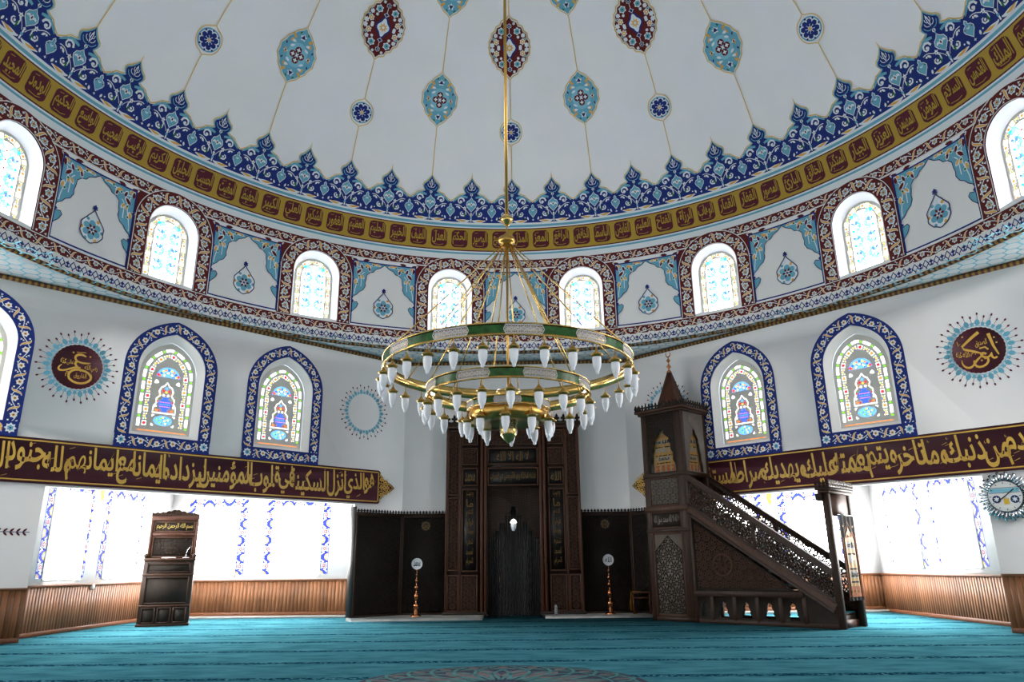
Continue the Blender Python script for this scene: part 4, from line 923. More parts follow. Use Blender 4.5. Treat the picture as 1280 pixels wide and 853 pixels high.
def bekr(A, c, z):
    A.stroke([(c+.18, z+.24), (c+.22, z+.02), (c+.27, z-.13)], [.05, .036, .02], 'band_gold', 2)
    A.stroke([(c+x, z+y) for x, y in bez((.24, -.16), (.20, -.20), (.16, -.17), (.17, -.08), 5) + bez((.17, -.08), (.16, -.16), (.10, -.13), (.06, -.16), 5)[1:]], .03, 'band_gold', 2)
    A.stroke([(c+x, z+y) for x, y in bez((.10, -.09), (.04, -.02), (.0, -.10), (.06, -.13), 6) + bez((.06, -.13), (.14, -.14), (.13, -.25), (.02, -.28), 7)[1:] + bez((.02, -.28), (-.08, -.30), (-.10, -.22), (-.08, -.16), 5)[1:]], .034, 'band_gold', 2)
    A.stroke([(c+x, z+y) for x, y in [(.05, .29), (-.06, .22), (-.22, .10), (-.20, .05), (-.05, -.02), (.06, -.08), (-.04, -.16), (-.12, -.25)]], [.05, .045, .035, .035, .035, .036, .034, .03], 'band_gold', 2)
    A.stroke([(c+x, z+y) for x, y in bez((-.12, -.25), (-.18, -.30), (-.28, -.24), (-.26, -.12), 7)], [.03, .034, .034, .032, .028, .022, .016, .008], 'band_gold', 2)
    A.stroke([(c+x, z+y) for x, y in [(.14, -.02), (.10, .03), (.02, .02)]], .026, 'band_gold', 2)
    text(A, 'الصديق', c-.03, c+.14, z+.04, z+.17, 'band_gold', 2, .008); text(A, 'رضي', c-.13, c-.04, z-.09, z+.01, 'band_gold', 2, .008); text(A, 'الله', c-.23, c-.14, z-.09, z+.02, 'band_gold', 2, .008); text(A, 'عنه', c-.33, c-.24, z-.08, z+.03, 'band_gold', 2, .008)
    for x, y in ((-.19, .26), (.27, .07), (.02, -.18), (.25, .16)): A.disc(c+x, z+y, .015, 'band_gold', 2, 6)
    A.stroke([(c-.28, z+.20), (c-.27, z+.12), (c-.24, z+.15)], .010, 'band_gold', 2)
name_medallion(FL, -2.63, 4.305, omar, 'round maroon medallion with one large gilt curling name, left wall between arched windows')
name_medallion(FR, 3.02, 4.30, bekr, 'round maroon medallion with gilt name holding a tall upright stroke, far right wall')
for fr, c, lb in ((FL, 3.03, 'empty turquoise painted wreath on the wall left of the niche'), (FR, -3.0, 'turquoise painted wreath half hidden behind the pulpit spire')):
    o = wreath(c, 4.30, .40, .58).build('painted_wreath', flat(-.001), mw=fr); props(o, lb, 'wreath')
A = Art(); A.stroke([(-3.40, 1.60), (-2.90, 1.60)], .010, 'navy', 1)
for k in range(5):
    for s_ in (-1, 1): A.petal(-3.34+k*.085, 1.60, s_*.75, .08, .03, 'deepred' if k else 'deepred', 2)
A.disc(-3.42, 1.60, .03, 'deepred', 2, 8); props(A.build('painted_twig', flat(-.001), mw=FL), 'small painted twig with dark red buds on the grey pier at far left', 'wall painting')
# ================================================================ furniture helpers
def clip_seg(a, b_, poly):                   # segment against a convex anticlockwise polygon
    t0, t1 = 0.0, 1.0; dx, dy = b_[0]-a[0], b_[1]-a[1]; n = len(poly)
    for i in range(n):
        p, r = poly[i], poly[(i+1) % n]; ex, ey = r[0]-p[0], r[1]-p[1]
        nx, ny = ey, -ex; den = nx*dx+ny*dy; num = nx*(p[0]-a[0])+ny*(p[1]-a[1])
        if abs(den) < 1e-12:
            if num < 0: return None
            continue
        t = num/den
        if den > 0: t1 = min(t1, t)
        else: t0 = max(t0, t)
        if t0 >= t1: return None
    return (a[0]+dx*t0, a[1]+dy*t0), (a[0]+dx*t1, a[1]+dy*t1)
def ccw(P):
    s_ = sum(P[i][0]*P[(i+1) % len(P)][1]-P[(i+1) % len(P)][0]*P[i][1] for i in range(len(P))); return P if s_ > 0 else P[::-1]
def girih(art, poly, cell, w, m, l=1, ox=0, oy=0, kind=12):
    poly = ccw(list(poly)); xs = [p[0] for p in poly]; ys = [p[1] for p in poly]; h = cell*.866
    j0, j1 = int((min(ys)-oy)/h)-1, int((max(ys)-oy)/h)+2
    for j in range(j0, j1):
        for i in range(int((min(xs)-ox)/cell)-1, int((max(xs)-ox)/cell)+2):
            cx, cy = ox+cell*(i+(j % 2)*.5), oy+h*j; r = cell*.5*1.035; P = [(cx+r*math.cos(PI/12*0+2*PI*k/12), cy+r*math.sin(2*PI*k/12)) for k in range(12)]
            I = [(cx+r*.56*math.cos(2*PI*(k+.5)/12), cy+r*.56*math.sin(2*PI*(k+.5)/12)) for k in range(12)]; J = [(cx+r*.30*math.cos(2*PI*k/6+PI/6), cy+r*.30*math.sin(2*PI*k/6+PI/6)) for k in range(6)]
            for k in range(12):
                for a_, b_ in ((P[k], I[k]), (I[k], P[(k+1) % 12])):
                    s_ = clip_seg(a_, b_, poly)
                    if s_: art.seg(s_[0], s_[1], w, m, l)
            for k in range(6):
                for a_, b_ in ((J[k], J[(k+1) % 6]), (J[k], I[2*k]), (J[k], I[(2*k+1) % 12])):
                    s_ = clip_seg(a_, b_, poly)
                    if s_: art.seg(s_[0], s_[1], w, m, l)
def scroll_fill(art, x0, x1, z0, z1, m, sz=.06, l=1, seed=1):       # dense carved scrollwork
    r = random.Random(seed); nx, nz = max(1, int((x1-x0)/sz)), max(1, int((z1-z0)/sz))
    for i in range(nx):
        for j in range(nz):
            cx, cz = x0+(i+.5)*(x1-x0)/nx, z0+(j+.5)*(z1-z0)/nz; a0 = r.random()*360; sg = 1 if (i+j) % 2 else -1
            art.stroke([(cx+sz*k_*math.cos(math.radians(a0+sg*t)), cz+sz*k_*math.sin(math.radians(a0+sg*t))) for k_, t in ((.48, 0), (.42, 60), (.34, 120), (.25, 190), (.15, 270))], [sz*.10, sz*.14, sz*.16, sz*.14, sz*.1], m, l)
CREST = [(-.5, 0), (.5, 0), (.5, .10), (.18, .16), (.14, .30), (.42, .42), (.40, .58), (.16, .60), (.20, .74), (.0, 1.0), (-.20, .74), (-.16, .60), (-.40, .58), (-.42, .42), (-.14, .30), (-.18, .16), (-.5, .10)]
def cresting(P, x0, x1, z, h, y0, y1, m, w=.07, axis='x'):
    n = max(1, int(round((x1-x0)/w))); w = (x1-x0)/n
    for i in range(n):
        pts = [(x0+(i+.5)*w+a_*w, z+b_*h) for a_, b_ in CREST]
        if axis == 'x': P.prism(pts, y0, y1, m)
        else:
            Q = MB(); Q.prism(pts, y0, y1, m); P.add([(b_, a_, c) for a_, b_, c in Q.V], [tuple(reversed(f)) for f in Q.F], m)
def moulded_panel(root, name, x0, x1, z0, z1, y, m_in='wood_carved', m_fr='wood_edge', fw=.03, pat=None, depth=.02, cell=.12, m_pat='wood_edge', txt=None, seed=1, lift=.012):
    P = MB(); P.box(x0, x1, y, y+.01, z0, z1, m_in)
    o = P.build(name, parent=root)
    F_ = MB(); F_.frame_rect(x0, x1, z0, z1, fw, y-depth, y+.005, m_fr); F_.build('moulding', parent=o, bevel=.006)
    A = Art(); i = fw+.012
    if pat == 'girih': girih(A, [(x0+i, z0+i), (x1-i, z0+i), (x1-i, z1-i), (x0+i, z1-i)], cell, cell*.075, m_pat, 1, ox=(x0+x1)/2, oy=(z0+z1)/2)
    if pat == 'scroll': scroll_fill(A, x0+i, x1-i, z0+i, z1-i, m_pat, cell, 1, seed)
    if txt:
        for t_ in txt: text(A, *t_, l=3)
    if A.it: A.build('carving' if not txt else 'gilt_lettering', flat(y-.002), parent=o, thick=0 if txt else lift)
    return o

# ================================================================ mihrab
mw = frame(0, 1, 8.12, 0, -.06); mw.translation = Vector((-.06, 8.12, .06))
MI = empty('prayer_niche', mw, 'tall dark carved wooden prayer niche with stepped black recess, in the centre of the wall', 'prayer niche')
P = MB()
for s_ in (-1, 1):
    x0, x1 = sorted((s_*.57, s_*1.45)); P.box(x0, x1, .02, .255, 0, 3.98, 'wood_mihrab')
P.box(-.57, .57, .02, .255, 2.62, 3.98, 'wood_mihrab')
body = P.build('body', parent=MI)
P = MB()
st = [(.55, 0), (.55, 1.54), (.43, 1.54), (.43, 1.70), (.315, 1.70), (.315, 1.87), (.18, 1.87), (.18, 2.03), (.055, 2.03), (.075, 2.10), (.04, 2.16), (.055, 2.20), (0, 2.23)]
hole = st + [(-x, z) for x, z in st[-2::-1]]
P.prism([(-.57, 0)] + [(-x, z) for x, z in st] [0:1] + [(-x, z) for x, z in st[1:]] + [(x, z) for x, z in st[-2::-1]] + [(.57, 0), (.57, 2.62), (-.57, 2.62)], .05, .10, 'wood_carved')
arch_o = P.build('stepped_arch', parent=MI)
A = Art()
for k in range(24):
    for j in range(20):
        x, z = -.55+(k+.5)*.0458, 1.58+(j+.5)*.052; lim = .0
        zt = 1.54 if abs(x) > .43 else 1.70 if abs(x) > .315 else 1.87 if abs(x) > .18 else 2.03 if abs(x) > .075 else 2.25
        if z > zt+.03: A.stroke([(x+.026*c_*math.cos(t+k), z+.026*c_*math.sin(t+k)) for c_, t in ((1, 0), (.9, 1.2), (.7, 2.3), (.45, 3.5))], [.004, .007, .007, .004], 'wood_edge', 1)
A.build('carving', flat(.048), parent=arch_o, thick=.006)
# recess: half-round of vertical slats
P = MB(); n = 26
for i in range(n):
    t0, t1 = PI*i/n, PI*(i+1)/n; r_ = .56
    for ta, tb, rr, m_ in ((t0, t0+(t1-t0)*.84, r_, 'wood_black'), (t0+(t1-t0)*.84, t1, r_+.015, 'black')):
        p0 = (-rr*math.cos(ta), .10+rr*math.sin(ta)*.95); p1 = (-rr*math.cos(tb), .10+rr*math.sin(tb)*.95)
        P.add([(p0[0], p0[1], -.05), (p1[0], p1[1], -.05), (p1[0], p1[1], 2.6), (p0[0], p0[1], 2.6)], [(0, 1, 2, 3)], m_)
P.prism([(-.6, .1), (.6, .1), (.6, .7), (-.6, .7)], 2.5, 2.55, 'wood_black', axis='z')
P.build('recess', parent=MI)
P = MB()
for s_ in (-1, 1):
    for x0, x1, y0 in ((.575, .635, -.04), (.655, .715, -.055), (1.135, 1.175, -.02), (1.43, 1.475, -.03)):
        a_, b_ = sorted((s_*x0, s_*x1)); P.box(a_, b_, y0, .06, 0, 3.96, 'wood_red' if x0 < .7 else 'wood_edge')
P.build('pilasters', parent=MI, bevel=.012)
P = MB(); P.box(-1.49, 1.49, -.05, .255, 3.94, 4.0, 'wood_edge'); P.box(-1.53, 1.53, -.09, .255, 4.0, 4.05, 'wood_mihrab'); P.build('cornice', parent=MI, bevel=.01)
for x0_, x1_ in ((-1.51, -.57), (.57, 1.51)): P = MB(); P.box(x0_, x1_, -.07, .255, 0, .06, 'wood_mihrab'); P.build('plinth', parent=MI, bevel=.01)
P = MB(); cresting(P, -1.53, 1.53, 4.05, .20, -.08, -.05, 'wood_carved', .15); P.build('cresting', parent=MI)
for s_ in (-1, 1):
    def sp(a_, b_): return sorted((s_*a_, s_*b_))
    for z0, z1, pt in ((2.46, 3.90, 'girih'), (.88, 2.42, 'girih'), (.06, .80, 'girih')):
        x0, x1 = sp(1.175, 1.43); moulded_panel(MI, 'carved_panel', x0, x1, z0, z1, .0, pat=pt, cell=.15, m_in='wood_carved', m_pat='wood_edge')
    x0, x1 = sp(.76, 1.135)
    for z0, z1, pt in ((3.56, 3.90, 'girih'), (3.12, 3.50, 'girih'), (.06, .80, 'girih')):
        moulded_panel(MI, 'carved_panel', x0+.01, x1-.01, z0, z1, .0, pat=pt, cell=.14, m_pat='wood_edge')
    cx = (x0+x1)/2
    moulded_panel(MI, 'lettered_panel', x0+.01, x1-.01, 2.66, 3.06, .0, m_in='wood_black', txt=[('الله' if s_ > 0 else 'محمد', cx-.11, cx+.11, 2.76, 2.96, 'gilt_dull')])
    tx = [(w_, cx-.075, cx+.075, .98+i*.205, 1.15+i*.205, 'gilt_dull') for i, w_ in enumerate('وحيث ما كنتم فولوا وجوهكم شطره المسجد الحرام'.split()[::-1])]
    moulded_panel(MI, 'lettered_panel', x0+.01, x1-.01, .86, 2.60, .0, m_in='wood_black', txt=tx)
moulded_panel(MI, 'carved_panel', -.56, .56, 3.56, 3.90, .0, pat='girih', cell=.16, m_pat='wood_edge')
moulded_panel(MI, 'lettered_panel', -.56, .56, 3.12, 3.50, .0, m_in='wood_black', txt=[('لا اله الا الله', -.36, .36, 3.20, 3.42, 'gilt_dull')])
moulded_panel(MI, 'lettered_panel', -.56, .56, 2.66, 3.06, .0, m_in='wood_black', txt=[('فنادته الملائكة وهو قائم يصلي في المحراب', -.50, .50, 2.74, 2.97, 'gilt_dull')])
# lamp in the niche
L_ = empty('hanging_lamp', Matrix.Translation((-.06, 8.30, 1.78)), 'small glowing glass lamp hanging inside the dark recess of the prayer niche', 'lamp')
P = MB(); P.lathe([(.0, -.02), (.03, -.01), (.055, .05), (.065, .11), (.05, .15)], 'frost', 12); P.build('glass_bowl', parent=L_, smooth=True)
P = MB(); P.lathe([(.0, .24), (.035, .225), (.06, .19), (.075, .165), (.055, .15), (.0, .15)], 'lamp_lit', 12); P.build('lit_top', parent=L_, smooth=True)
P = MB(); P.tube((0, 0, .23), (0, 0, .80), .004, 'black', 6); P.build('cord', parent=L_)

# ================================================================ dark panelled screens beside the niche
def screen(fr, u0, u1, label, med=None, seed=0):
    w_ = u1-u0; r_ = empty('wood_screen', fr @ Matrix.Translation((u0, 0, .06)), label, 'screen')
    P = MB(); P.box(0, w_, -.06, -.005, 0, 2.05, 'wood_screen'); (P.box(-.014, .0, -.06, .14, 0, 2.2, 'wood_screen') if seed else None); P.build('board', parent=r_)
    A = Art(); girih(A, [(.05, .06), (w_-.05, .06), (w_-.05, 2.0), (.05, 2.0)], .17, .013, 'wood_carved', 1, ox=w_/2); A.build('carving', flat(-.062), parent=r_, thick=.008)
    P = MB(); P.frame_rect(0, w_, 0, 2.05, .04, -.085, -.03, 'wood_dark'); P.build('frame', parent=r_, bevel=.006)
    P = MB(); P.box(-.01, w_+.01, -.11, -.01, 2.05, 2.085, 'wood_dark'); cresting(P, 0, w_, 2.085, .075, -.09, -.07, 'wood_black', .072); P.build('cresting', parent=r_)
    if med:
        A = Art(); c = med-u0; A.disc(c, 1.83, .11, 'wood_black', 2, 16); A.star(c, 1.83, .10, .075, 8, 'gilt_dull', 3); A.disc(c, 1.83, .065, 'wood_black', 4, 12); text(A, 'محمد' if med < 0 else 'الله', c-.055, c+.055, 1.79, 1.88, 'gilt_dull', 5); A.build('gilt_roundel', flat(-.064), parent=r_)
    return r_
screen(FL, 2.93, 4.10, 'plain black-brown carved screen on the pier at the far left of the prayer niche', seed=1)
screen(FF, -2.50, -1.51, 'dark carved screen with faint gilt roundel, left of prayer niche behind candlestick', -1.98)
screen(FF, 1.40, 2.50, 'dark carved screen with faint gilt roundel, right of prayer niche behind candlestick', 1.94)
screen(FR, -4.10, -3.17, 'narrow dark carved screen partly hidden behind the pulpit tower')

# ================================================================ pulpit (minbar)
mw = frame(q, q, 6.77); MN = empty('pulpit', mw, 'tall carved dark wooden pulpit with stairs, openwork railings and pyramid spire', 'pulpit')
D = .91
def upar(P, u0, z0, u1, z1, w, y0, y1, m): P.bar2((u0, z0), (u1, z1), w, y0, y1, m)
# tower frame
P = MB()
for u0, u1 in ((-3.05, -2.93), (-2.25, -2.08)):
    for y0, y1 in ((0, .10), (D-.10, D)): P.box(u0, u1, y0, y1, 0, 4.0, 'wood_dark')
P.box(-3.05, -2.08, .0, .06, 0, .08, 'wood_dark'); P.box(-3.05, -2.08, D-.06, D, 0, .08, 'wood_dark')
P.build('tower_posts', parent=MN, bevel=.008)
for nm, z0, z1 in (('tower_ledge', 2.03, 2.13), ('tower_rail', 2.70, 2.78), ('tower_rail', 1.63, 1.70)):
    P = MB(); P.box(-3.07, -2.06, -.03 if nm == 'tower_ledge' else -.01, D, z0, z1, 'wood_edge' if nm == 'tower_ledge' else 'wood_dark'); P.build(nm, parent=MN, bevel=.008)
P = MB(); P.box(-3.04, -3.0, .05, D-.05, 0, 2.05, 'wood_dark'); P.box(-2.93, -2.25, D-.04, D-.01, 0, 2.75, 'wood_dark'); P.box(-2.2, -2.15, .05, D-.05, 0, 2.03, 'wood_dark'); P.build('tower_lining', parent=MN)
mat('wood_sheen', '655c54', 0.4, vary=0.15, scale=6)  # pale grey base colour stands in for light reflected off the dark wood
o = moulded_panel(MN, 'lower_panel', -2.94, -2.24, .08, 1.63, .02, m_in='wood_sheen', fw=.035)
A = Art(); pa = ccw([(-2.89, .14), (-2.29, .14), (-2.29, 1.28), (-2.59, 1.56), (-2.89, 1.28)])
girih(A, pa, .27, .014, 'wood_carved', 1, ox=-2.59, oy=1.18); A.stroke(pa, .018, 'wood_carved', 2, True); A.build('carving', flat(.018), parent=o, thick=.006)
moulded_panel(MN, 'lettered_panel', -2.94, -2.24, 1.70, 2.03, .02, m_in='wood_carved', txt=[('لا اله الا الله محمد رسول الله', -2.88, -2.30, 1.78, 1.96, 'wood_sheen')])
moulded_panel(MN, 'carved_panel', -2.94, -2.24, 2.13, 2.70, .02, pat='girih', cell=.13, m_pat='wood_sheen')
# upper kiosk: keyhole openings on the two visible sides
key = [(.31, 0), (.30, .14), (.25, .22), (.26, .36), (.205, .44), (.21, .54), (.165, .60), (.18, .66), (.10, .73), (.055, .77), (.065, .82), (0, .86)]
def keyhole(cx, z0, sw=1.0): return [(cx+x*sw, z0+z) for x, z in key] + [(cx-x*sw, z0+z) for x, z in key[-2::-1]]
P = MB(); P.prism([(-2.93, 2.78), (-2.25, 2.78), (-2.25, 4.0), (-2.93, 4.0)], .02, .045, 'wood_carved', [keyhole(-2.59, 2.80)]); side = P.build('kiosk_side', parent=MN)
A = Art(); scroll_fill(A, -2.9, -2.28, 3.72, 3.97, 'wood_dark', .06, 1, 4)
for s_ in (-1, 1): scroll_fill(A, *sorted((-2.59+s_*.22, -2.59+s_*.31)), 3.1, 3.7, 'wood_dark', .06, 1, 5)
A.build('carving', flat(.018), parent=side, thick=.008)
Q = MB(); Q.prism([(.10, 2.78), (D-.10, 2.78), (D-.10, 4.0), (.10, 4.0)], 0, .025, 'wood_carved', [keyhole(D/2, 2.80, .85)])
P = MB(); P.add([(-2.11+b_, a_, c) for a_, b_, c in Q.V], [tuple(reversed(f)) for f in Q.F], 'wood_sheen'); P.build('kiosk_front', parent=MN)
P = MB(); P.box(-3.03, -3.0, .1, D-.1, 2.78, 4.0, 'wood_carved'); P.box(-2.93, -2.25, D-.04, D-.02, 2.78, 4.0, 'wood_carved'); P.build('kiosk_back', parent=MN)
P = MB(); P.box(-3.09, -2.03, -.04, D+.0, 3.98, 4.03, 'wood_dark'); P.box(-3.14, -1.98, -.09, D+.0, 4.03, 4.07, 'wood_edge'); P.build('tower_cornice', parent=MN, bevel=.008)
P = MB(); cresting(P, -3.14, -1.98, 4.07, .14, -.085, -.06, 'wood_carved', .085); cresting(P, -.09, D, 4.07, .14, -2.005, -1.98, 'wood_carved', .085, axis='y'); cresting(P, -.09, D, 4.07, .14, -3.14, -3.115, 'wood_carved', .085, axis='y'); P.build('cresting', parent=MN)
cx, cy, hb, zb, zt = -2.56, .455, .25, 4.07, 4.93
P = MB(); P.add([(cx-hb, cy-hb, zb), (cx+hb, cy-hb, zb), (cx+hb, cy+hb, zb), (cx-hb, cy+hb, zb)] + [(cx-.035, cy-.035, zt), (cx+.035, cy-.035, zt), (cx+.035, cy+.035, zt), (cx-.035, cy+.035, zt)], [(0, 1, 5, 4), (1, 2, 6, 5), (2, 3, 7, 6), (3, 0, 4, 7), (4, 5, 6, 7)], 'wood_red')
P.box(cx-hb-.03, cx+hb+.03, cy-hb-.03, cy+hb+.03, 4.07, 4.16, 'wood_carved'); P.build('spire', parent=MN)
P = MB(); P.lathe([(.055, 0), (.05, .03), (.02, .06), (.018, .09), (.05, .125), (.05, .14), (.018, .175), (.014, .23), (.045, .26), (.045, .275), (.014, .305), (.012, .345)], 'copper', 14, (cx, cy, zt-.01)); fin = P.build('finial', parent=MN, smooth=True)
P = MB(); pts = arc(0, 0, .062, -235, 55, 14); inn_ = arc(0, .012, .048, 55-8, -235+8, 14); P.prism([(cx+x, zt+.39+z) for x, z in pts+inn_], cy-.008, cy+.008, 'copper'); P.build('crescent', parent=fin)
# body: stair flank, arcade base
zl = lambda u: 2.04-(u+2.08)*(2.04-.30)/(2.08+.55)           # top line of the flank
for y0, y1, nm in ((0.0, .05, 'near'), (D-.05, D, 'far')):
    P = MB()
    upar(P, -2.10, 2.06, .55, .335, .10, y0-.01, y1+.01, 'wood_edge'); upar(P, -2.06, 1.93, .50, .27, .05, y0-.0, y1, 'wood_dark')
    P.box(-2.08, -2.02, y0, y1, 0, 1.98, 'wood_dark'); P.box(-2.08, .56, y0, y1, 0, .07, 'wood_dark'); P.box(-2.08, .02, y0-.01, y1, .46, .56, 'wood_dark')
    for u in (-1.72, -1.27, -.83, -.40, .02): P.box(u-.035, u+.035, y0, y1, .05, .48, 'wood_dark')
    P.prism([(.02, .05), (.55, .05), (.55, .28), (.02, .62)], y0+.015, y1-.01, 'wood_carved')
    P.build('stair_flank_frame', parent=MN, bevel=.006)
mini = [(.085, .10), (.075, .16), (.055, .19), (.065, .23), (.035, .30), (.045, .33), (0, .38)]
for i, u in enumerate((-1.88, -1.495, -1.05, -.615, -.19)):
    for y0, y1 in ((.012, .035), (D-.035, D-.012)):
        if i == 0 and y0 > .5: continue
        u0, u1 = {0: (-2.02, -1.755), 1: (-1.685, -1.305), 2: (-1.235, -.865), 3: (-.795, -.435), 4: (-.365, -.015)}[i]
        P = MB(); P.prism([(u0, .06), (u1, .06), (u1, .47), (u0, .47)], y0, y1, 'wood_carved', [[(u+x*1.12, z) for x, z in mini] + [(u-x*1.12, z) for x, z in mini[-2::-1]]]); P.build('arcade_panel', parent=MN)
P = MB(); P.prism([(-2.02, .57), (-.13, .57), (-2.02, 1.86)], .02, .035, 'wood_carved'); o = P.build('flank_panel', parent=MN)
P = MB(); P.prism([(-2.02, .57), (-.13, .57), (-2.02, 1.86)], D-.035, D-.02, 'wood_carved'); P.build('flank_panel', parent=MN)
A = Art(); girih(A, [(-1.98, .61), (-.24, .61), (-1.98, 1.79)], .20, .013, 'wood_edge', 1, ox=-1.44, oy=1.0); A.build('carving', flat(.018), parent=o, thick=.006)
P = MB(); P.lathe([(.17, 0), (.205, 0), (.205, .02), (.17, .02)], 'wood_edge', 28, close=True); V = [(-1.44+a_, .0+c, 1.0+b_) for a_, b_, c in P.V]; P.V = V
for k in range(12):
    t = 2*PI*k/12; P.tube((-1.44+.05*math.cos(t), .008, 1.0+.05*math.sin(t)), (-1.44+.175*math.cos(t+.26), .008, 1+.175*math.sin(t+.26)), .008, 'wood_edge', 4); P.tube((-1.44+.05*math.cos(t), .008, 1.0+.05*math.sin(t)), (-1.44+.175*math.cos(t-.26), .008, 1+.175*math.sin(t-.26)), .008, 'wood_edge', 4)
P.build('rosette', parent=MN)
# railings with real openwork
for y0, y1 in ((0.0, .06), (D-.06, D)):
    R_ = MB(); upar(R_, -2.10, 2.69, .56, .86, .10, y0-.01, y1+.01, 'wood_dark'); upar(R_, -2.08, 2.13, .54, .415, .06, y0, y1, 'wood_dark')
    R_.box(-2.09, -2.03, y0, y1, 2.0, 2.68, 'wood_dark'); R_.box(-.80, -.74, y0, y1, 1.22, 1.80, 'wood_dark'); rr = R_.build('railing', parent=MN, bevel=.008)
    sl = (.86-2.69)/2.66; lo = (.415-2.13)/2.62
    for ua, ub in ((-2.03, -.80), (-.74, .52)):
        pg = [(ua, 2.16+lo*(ua+2.08)), (ub, 2.16+lo*(ub+2.08)), (ub, 2.63+sl*(ub+2.10)), (ua, 2.63+sl*(ua+2.10))]
        A = Art(); girih(A, pg, .25, .022, 'wood_dark', 0, ox=ua, oy=pg[0][1]); A.build('openwork', flat((y0+y1)/2), parent=rr, thick=.02)
# stairs
P = MB(); ns = 9
for i in range(ns):
    u1 = .50-i*.285; u0 = u1-.285; z = (i+1)*2.03/ns*.98
    P.box(-2.1 if i == ns-1 else u0, u1, .06, D-.06, z-.03, z, 'wood_dark'); P.box(u1-.02, u1, .06, D-.06, z-.22, z-.03, 'wood_dark')
P.build('stairs', parent=MN)
P = MB()
for i in range(ns):
    u1 = .50-i*.285; z = (i+1)*2.03/ns*.98; P.box(u1-.27, u1+.012, .12, D-.12, z+.001, z+.02, 'teal_cloth')
P.build('stair_carpet', parent=MN)
# doorway
P = MB()
for y0, y1 in ((0, .10), (D-.10, D)): P.box(.54, .65, y0, y1, 0, 2.14, 'wood_dark')
P.build('door_posts', parent=MN, bevel=.01)
P = MB(); P.box(.56, .63, .10, D-.10, 1.78, 2.14, 'wood_red')
P.build('door_lintel', parent=MN)
P = MB(); P.box(.50, .70, -.05, D, 2.14, 2.19, 'wood_edge'); P.box(.47, .73, -.08, D, 2.19, 2.23, 'wood_dark'); P.box(.46, .56, -.07, .12, 2.02, 2.14, 'wood_carved'); P.build('door_cornice', parent=MN, bevel=.01)
P = MB(); cresting(P, .47, .73, 2.23, .13, -.08, -.06, 'wood_carved', .065); cresting(P, -.08, D, 2.23, .13, .71, .73, 'wood_sheen', .065, axis='y'); P.build('cresting', parent=MN)
P = MB(); P.box(.40, .56, .10, D-.10, 0, .12, 'wood_red'); P.build('threshold', parent=MN)

# embroidered curtains
def wavy(w_, z0, z1, amp, nf, y=0, m='cloth_black', nx=36, nz=10):
    P = MB(); V = []
    for j in range(nz+1):
        for i in range(nx+1):
            x = w_*i/nx; V.append((x, y+amp*math.sin(2*PI*nf*i/nx)*(1-.5*j/nz), z0+(z1-z0)*j/nz))
    n_ = len(V); V += [(x, yy_+.006, z) for x, yy_, z in V]
    F_ = [(j*(nx+1)+i, j*(nx+1)+i+1, (j+1)*(nx+1)+i+1, (j+1)*(nx+1)+i) for j in range(nz) for i in range(nx)]
    P.add(V, F_ + [tuple(k+n_ for k in reversed(f)) for f in F_], m); return P
def curt_surf(w_, amp, nf, z0, z1):
    def f(V, off):
        t = V[:, 0]/w_; j = (V[:, 1]-z0)/(z1-z0); return np.stack([V[:, 0], amp*np.sin(2*PI*nf*t)*(1-.5*j)-.002-off, V[:, 1]], 1)
    return f
def emblems(A, w_, z0, z1):
    H = z1-z0; c = w_/2
    A.stroke([(.06, z0+.03*H), (.06, z0+.74*H), (c, z1-.04*H), (w_-.06, z0+.74*H), (w_-.06, z0+.03*H)], .022, 'cloth_orange', 1)
    A.poly([(.10, z0+.16*H), (w_-.10, z0+.16*H), (w_-.10, z0+.72*H), (c, z0+.89*H), (.10, z0+.72*H)], 'cloth_gold', 1, mx=.08)
    A.rect(.09, w_-.09, z0+.03*H, z0+.16*H, 'cloth_orange', 1, 8, 3)
    for zz, hh, m_ in ((.62, .08, 'cloth_silver'), (.54, .025, 'cloth_black'), (.44, .10, 'cloth_silver'), (.36, .02, 'cloth_black'), (.26, .09, 'cloth_silver'), (.20, .02, 'cloth_black')): A.rect(.14, w_-.14, z0+zz*H, z0+(zz+hh)*H, m_, 2, 8, 2)
    A.disc(c, z0+.49*H, w_*.2, 'cloth_gold', 3, 14, H*.07); A.disc(c, z0+.49*H, w_*.16, 'cloth_silver', 4, 14, H*.05)
    for i, zz in enumerate((.63, .27, .75)): text(A, ('الله', 'محمد', 'اكبر')[i], c-w_*.2, c+w_*.2, z0+zz*H, z0+(zz+.07)*H, 'cloth_black' if i < 2 else 'cloth_orange', 5)
    for k in range(6): A.star(.14+(w_-.28)*k/5, z0+.10*H, .03, .015, 5, 'cloth_gold', 3)
    for s_ in (.16, .84): A.disc(w_*s_, z0+.9*H, .02, 'cloth_gold', 2, 6)
fr = mw @ Matrix(((0, 1, 0, .60), (1, 0, 0, .27), (0, 0, 1, .42), (0, 0, 0, 1)))   # local x across the doorway
fr = mw @ Matrix(((0, -1, 0, .675), (1, 0, 0, .26), (0, 0, 1, .42), (0, 0, 0, 1)))
K = empty('curtain', fr, 'black curtain embroidered in gold and silver hanging in the pulpit doorway', 'curtain')
wavy(.60, 0, 1.36, .012, 4).build('cloth', parent=K, smooth=True); A = Art(); emblems(A, .60, .02, 1.32); A.build('embroidery', curt_surf(.60, .012, 4, 0, 1.36), parent=K)
P = MB(); P.tube((-.05, .0, 1.375), (.65, .0, 1.375), .010, 'steel', 8); P.build('curtain_rod', parent=K)
fr = mw @ Matrix.Translation((-2.92, .09, 2.79)); K = empty('curtain', fr, 'grey and gold embroidered curtain behind keyhole opening on the left face of the pulpit kiosk', 'curtain')
wavy(.66, 0, .95, .012, 5, m='cloth_silver').build('cloth', parent=K, smooth=True); A = Art(); emblems(A, .66, .0, .93); A.build('embroidery', curt_surf(.66, .012, 5, 0, .95), parent=K)
